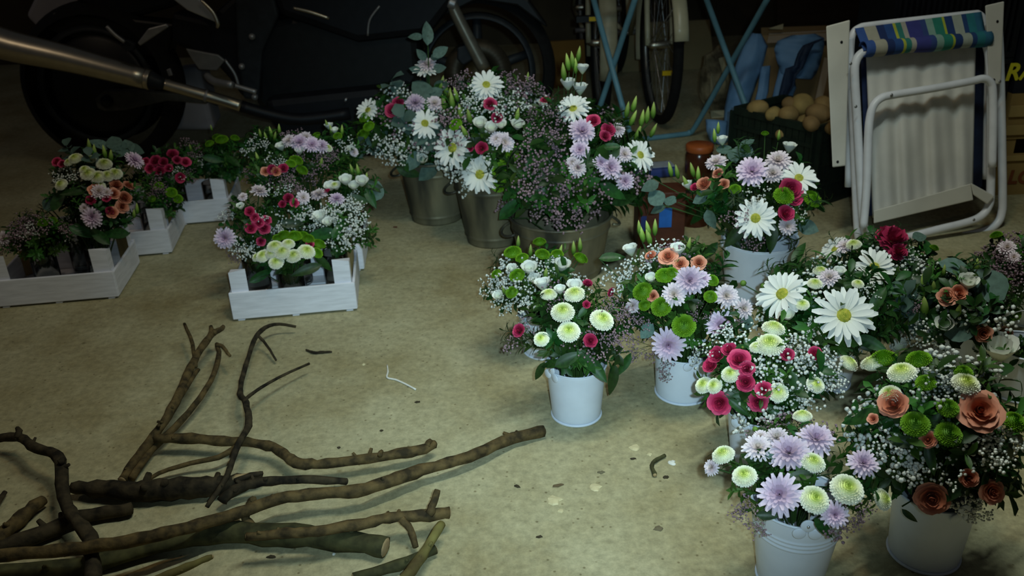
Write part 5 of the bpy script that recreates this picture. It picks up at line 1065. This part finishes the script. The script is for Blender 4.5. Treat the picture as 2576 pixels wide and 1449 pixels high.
mplate('heel_guard', [(466, 122), (548, 138), (566, 152), (545, 178), (500, 175), (482, 150)], .24, .012, mat('satin_alloy', (.20, .20, .19), .5, .5, var=.2)); mtube('foot_peg', [(520, 190), (540, 205), (585, 214)], [9, 10, 9], [.24, .28, .33], STEEL, 10)
mtube('brake_lever', [(556, 205), (600, 218), (645, 232)], [6, 6, 7], .26, STEEL, 8); mtube('peg_bracket', [(565, 150), (590, 185), (600, 215)], 4, .22, STEEL, 8); mplate('chain_plate', [(418, 176), (428, 172), (434, 190), (424, 192)], .2, .01, STEEL, .002)
mplate('seat', [(190, -120), (185, 2), (235, 30), (300, 55), (430, 20), (520, -60), (400, -120)], -.02, .18, BLACKP, .02); mplate('rear_fender', [(128, 30), (112, 74), (330, 140), (420, 150), (440, 60), (250, 38)], .0, .10, BLACK, .01)
mplate('tank_panel', [(398, -30), (498, -6), (530, 24), (550, 58), (540, 56), (470, 26)], .16, .02, SILVERP, .006); mtube('panel_edge', [(505, 0), (535, 30), (548, 58), (546, 70)], [4, 5, 6, 4], .185, CHROME, 8)
mplate('side_cover', [(430, 30), (520, 50), (620, -40), (720, -60), (690, 120), (650, 250), (610, 250), (575, 200), (530, 150), (430, 110)], .08, .12, BLACKP, .02)
mplate('frame_plate', [(590, -30), (680, -40), (700, 40), (660, 130), (650, 250), (612, 250), (596, 150)], .15, .03, GREYP, .01)
mplate('engine_block', [(640, 60), (900, 0), (1050, 60), (1060, 200), (980, 330), (700, 340), (640, 260)], .10, .24, BLACK, .03); mplate('lower_cowl', [(660, 250), (1040, 210), (1010, 330), (900, 365), (700, 360)], .16, .30, BLACKP, .03)
mplate('fairing', [(640, -120), (1120, -140), (1150, 0), (1080, 90), (900, 110), (700, 40)], .14, .28, BLACKP, .03)
mtube('chrome_trim', [(738, 20), (780, 30), (828, 46)], [4, 5, 4], .175, CHROME, 8); mtube('side_reflector', [(868, 250), (872, 252)], 6, .175, STEEL, 8); mtube('fairing_strut', [(955, 15), (930, 50), (925, 90)], 3, .16, STEEL, 6)
for x, y in ((634, 92), (608, 167), (641, 244)): mtube('bolt', [(x, y), (x, y + .5)], 8, [.165, .155], STEEL, 10)
for o_ in (.11, -.11): mtube('fork_leg', [(1110, -60), (1135, 8), (1175, 90), (1218, 172)], [15, 15, 16, 17], o_, mat('fork_alloy', (.30, .28, .22), .35, .7, var=.2) if o_ > 0 else BLACK, 14)
mtube('fork_clamp', [(1128, 5), (1146, 12)], 16, .115, STEEL, 12)
Mx = Matrix((XX, UPM, AX)).transposed()
wbuild(MB().lathe([(.055, 0), (.13, 0), (.13, .004), (.055, .004), (.055, 0)], 40, CFR + AX * .075, Mx), 'brake_disc', mat('brown_disc', (.05, .04, .025), .5, .6, var=.3), mo)
wbuild(MB().lathe([(0, .01), (.05, .01), (.055, 0)], 24, CFR + AX * .085, Mx), 'disc_carrier', mat('gold_carrier', (.08, .05, .015), .5, .5), mo)
mplate('brake_caliper', [(1150, 120), (1180, 110), (1190, 150), (1165, 165), (1150, 150)], .10, .05, GREYP, .006); mplate('front_fender', [(1080, 10), (1130, -20), (1250, -40), (1330, 0), (1380, 70), (1360, 60), (1300, 15), (1200, 0), (1120, 40)], .05, .10, BLACK, .01)
mtube('side_stand', [(700, 340), (640, 400)], 7, -.12, BLACK, 8)
# pale things glimpsed through the motorcycle
GW = mat('pale_sack', (.34, .33, .36), .85, var=.2, scale=5)
def sack(label, q, Y, th=.16):
    a = [unY(x, y, Y) for x, y in q]; n = len(a); cen = sum(a, Vector()) / n; b = [cen + (p - cen) * .9 + Vector((0, th, 0)) for p in a]; o = wbuild(MB().add(a + b, [tuple(range(n)), tuple(range(2 * n - 1, n - 1, -1))] + [(i, i + n, (i + 1) % n + n, (i + 1) % n) for i in range(n)]), 'pale_sack', GW, None, a[0], False); bevel(o, .02, 3); tag(o, label, 'sack')
sack('pale sack seen through the gap below the motorcycle seat, at the left', [(100, -40), (62, 40), (112, 90), (112, 330), (240, 330), (250, 30), (200, -40)], YM + .45)
sack('pale bag seen through the gap above the exhaust pipe', [(420, 176), (400, 330), (540, 330), (500, 168)], YM + .12)
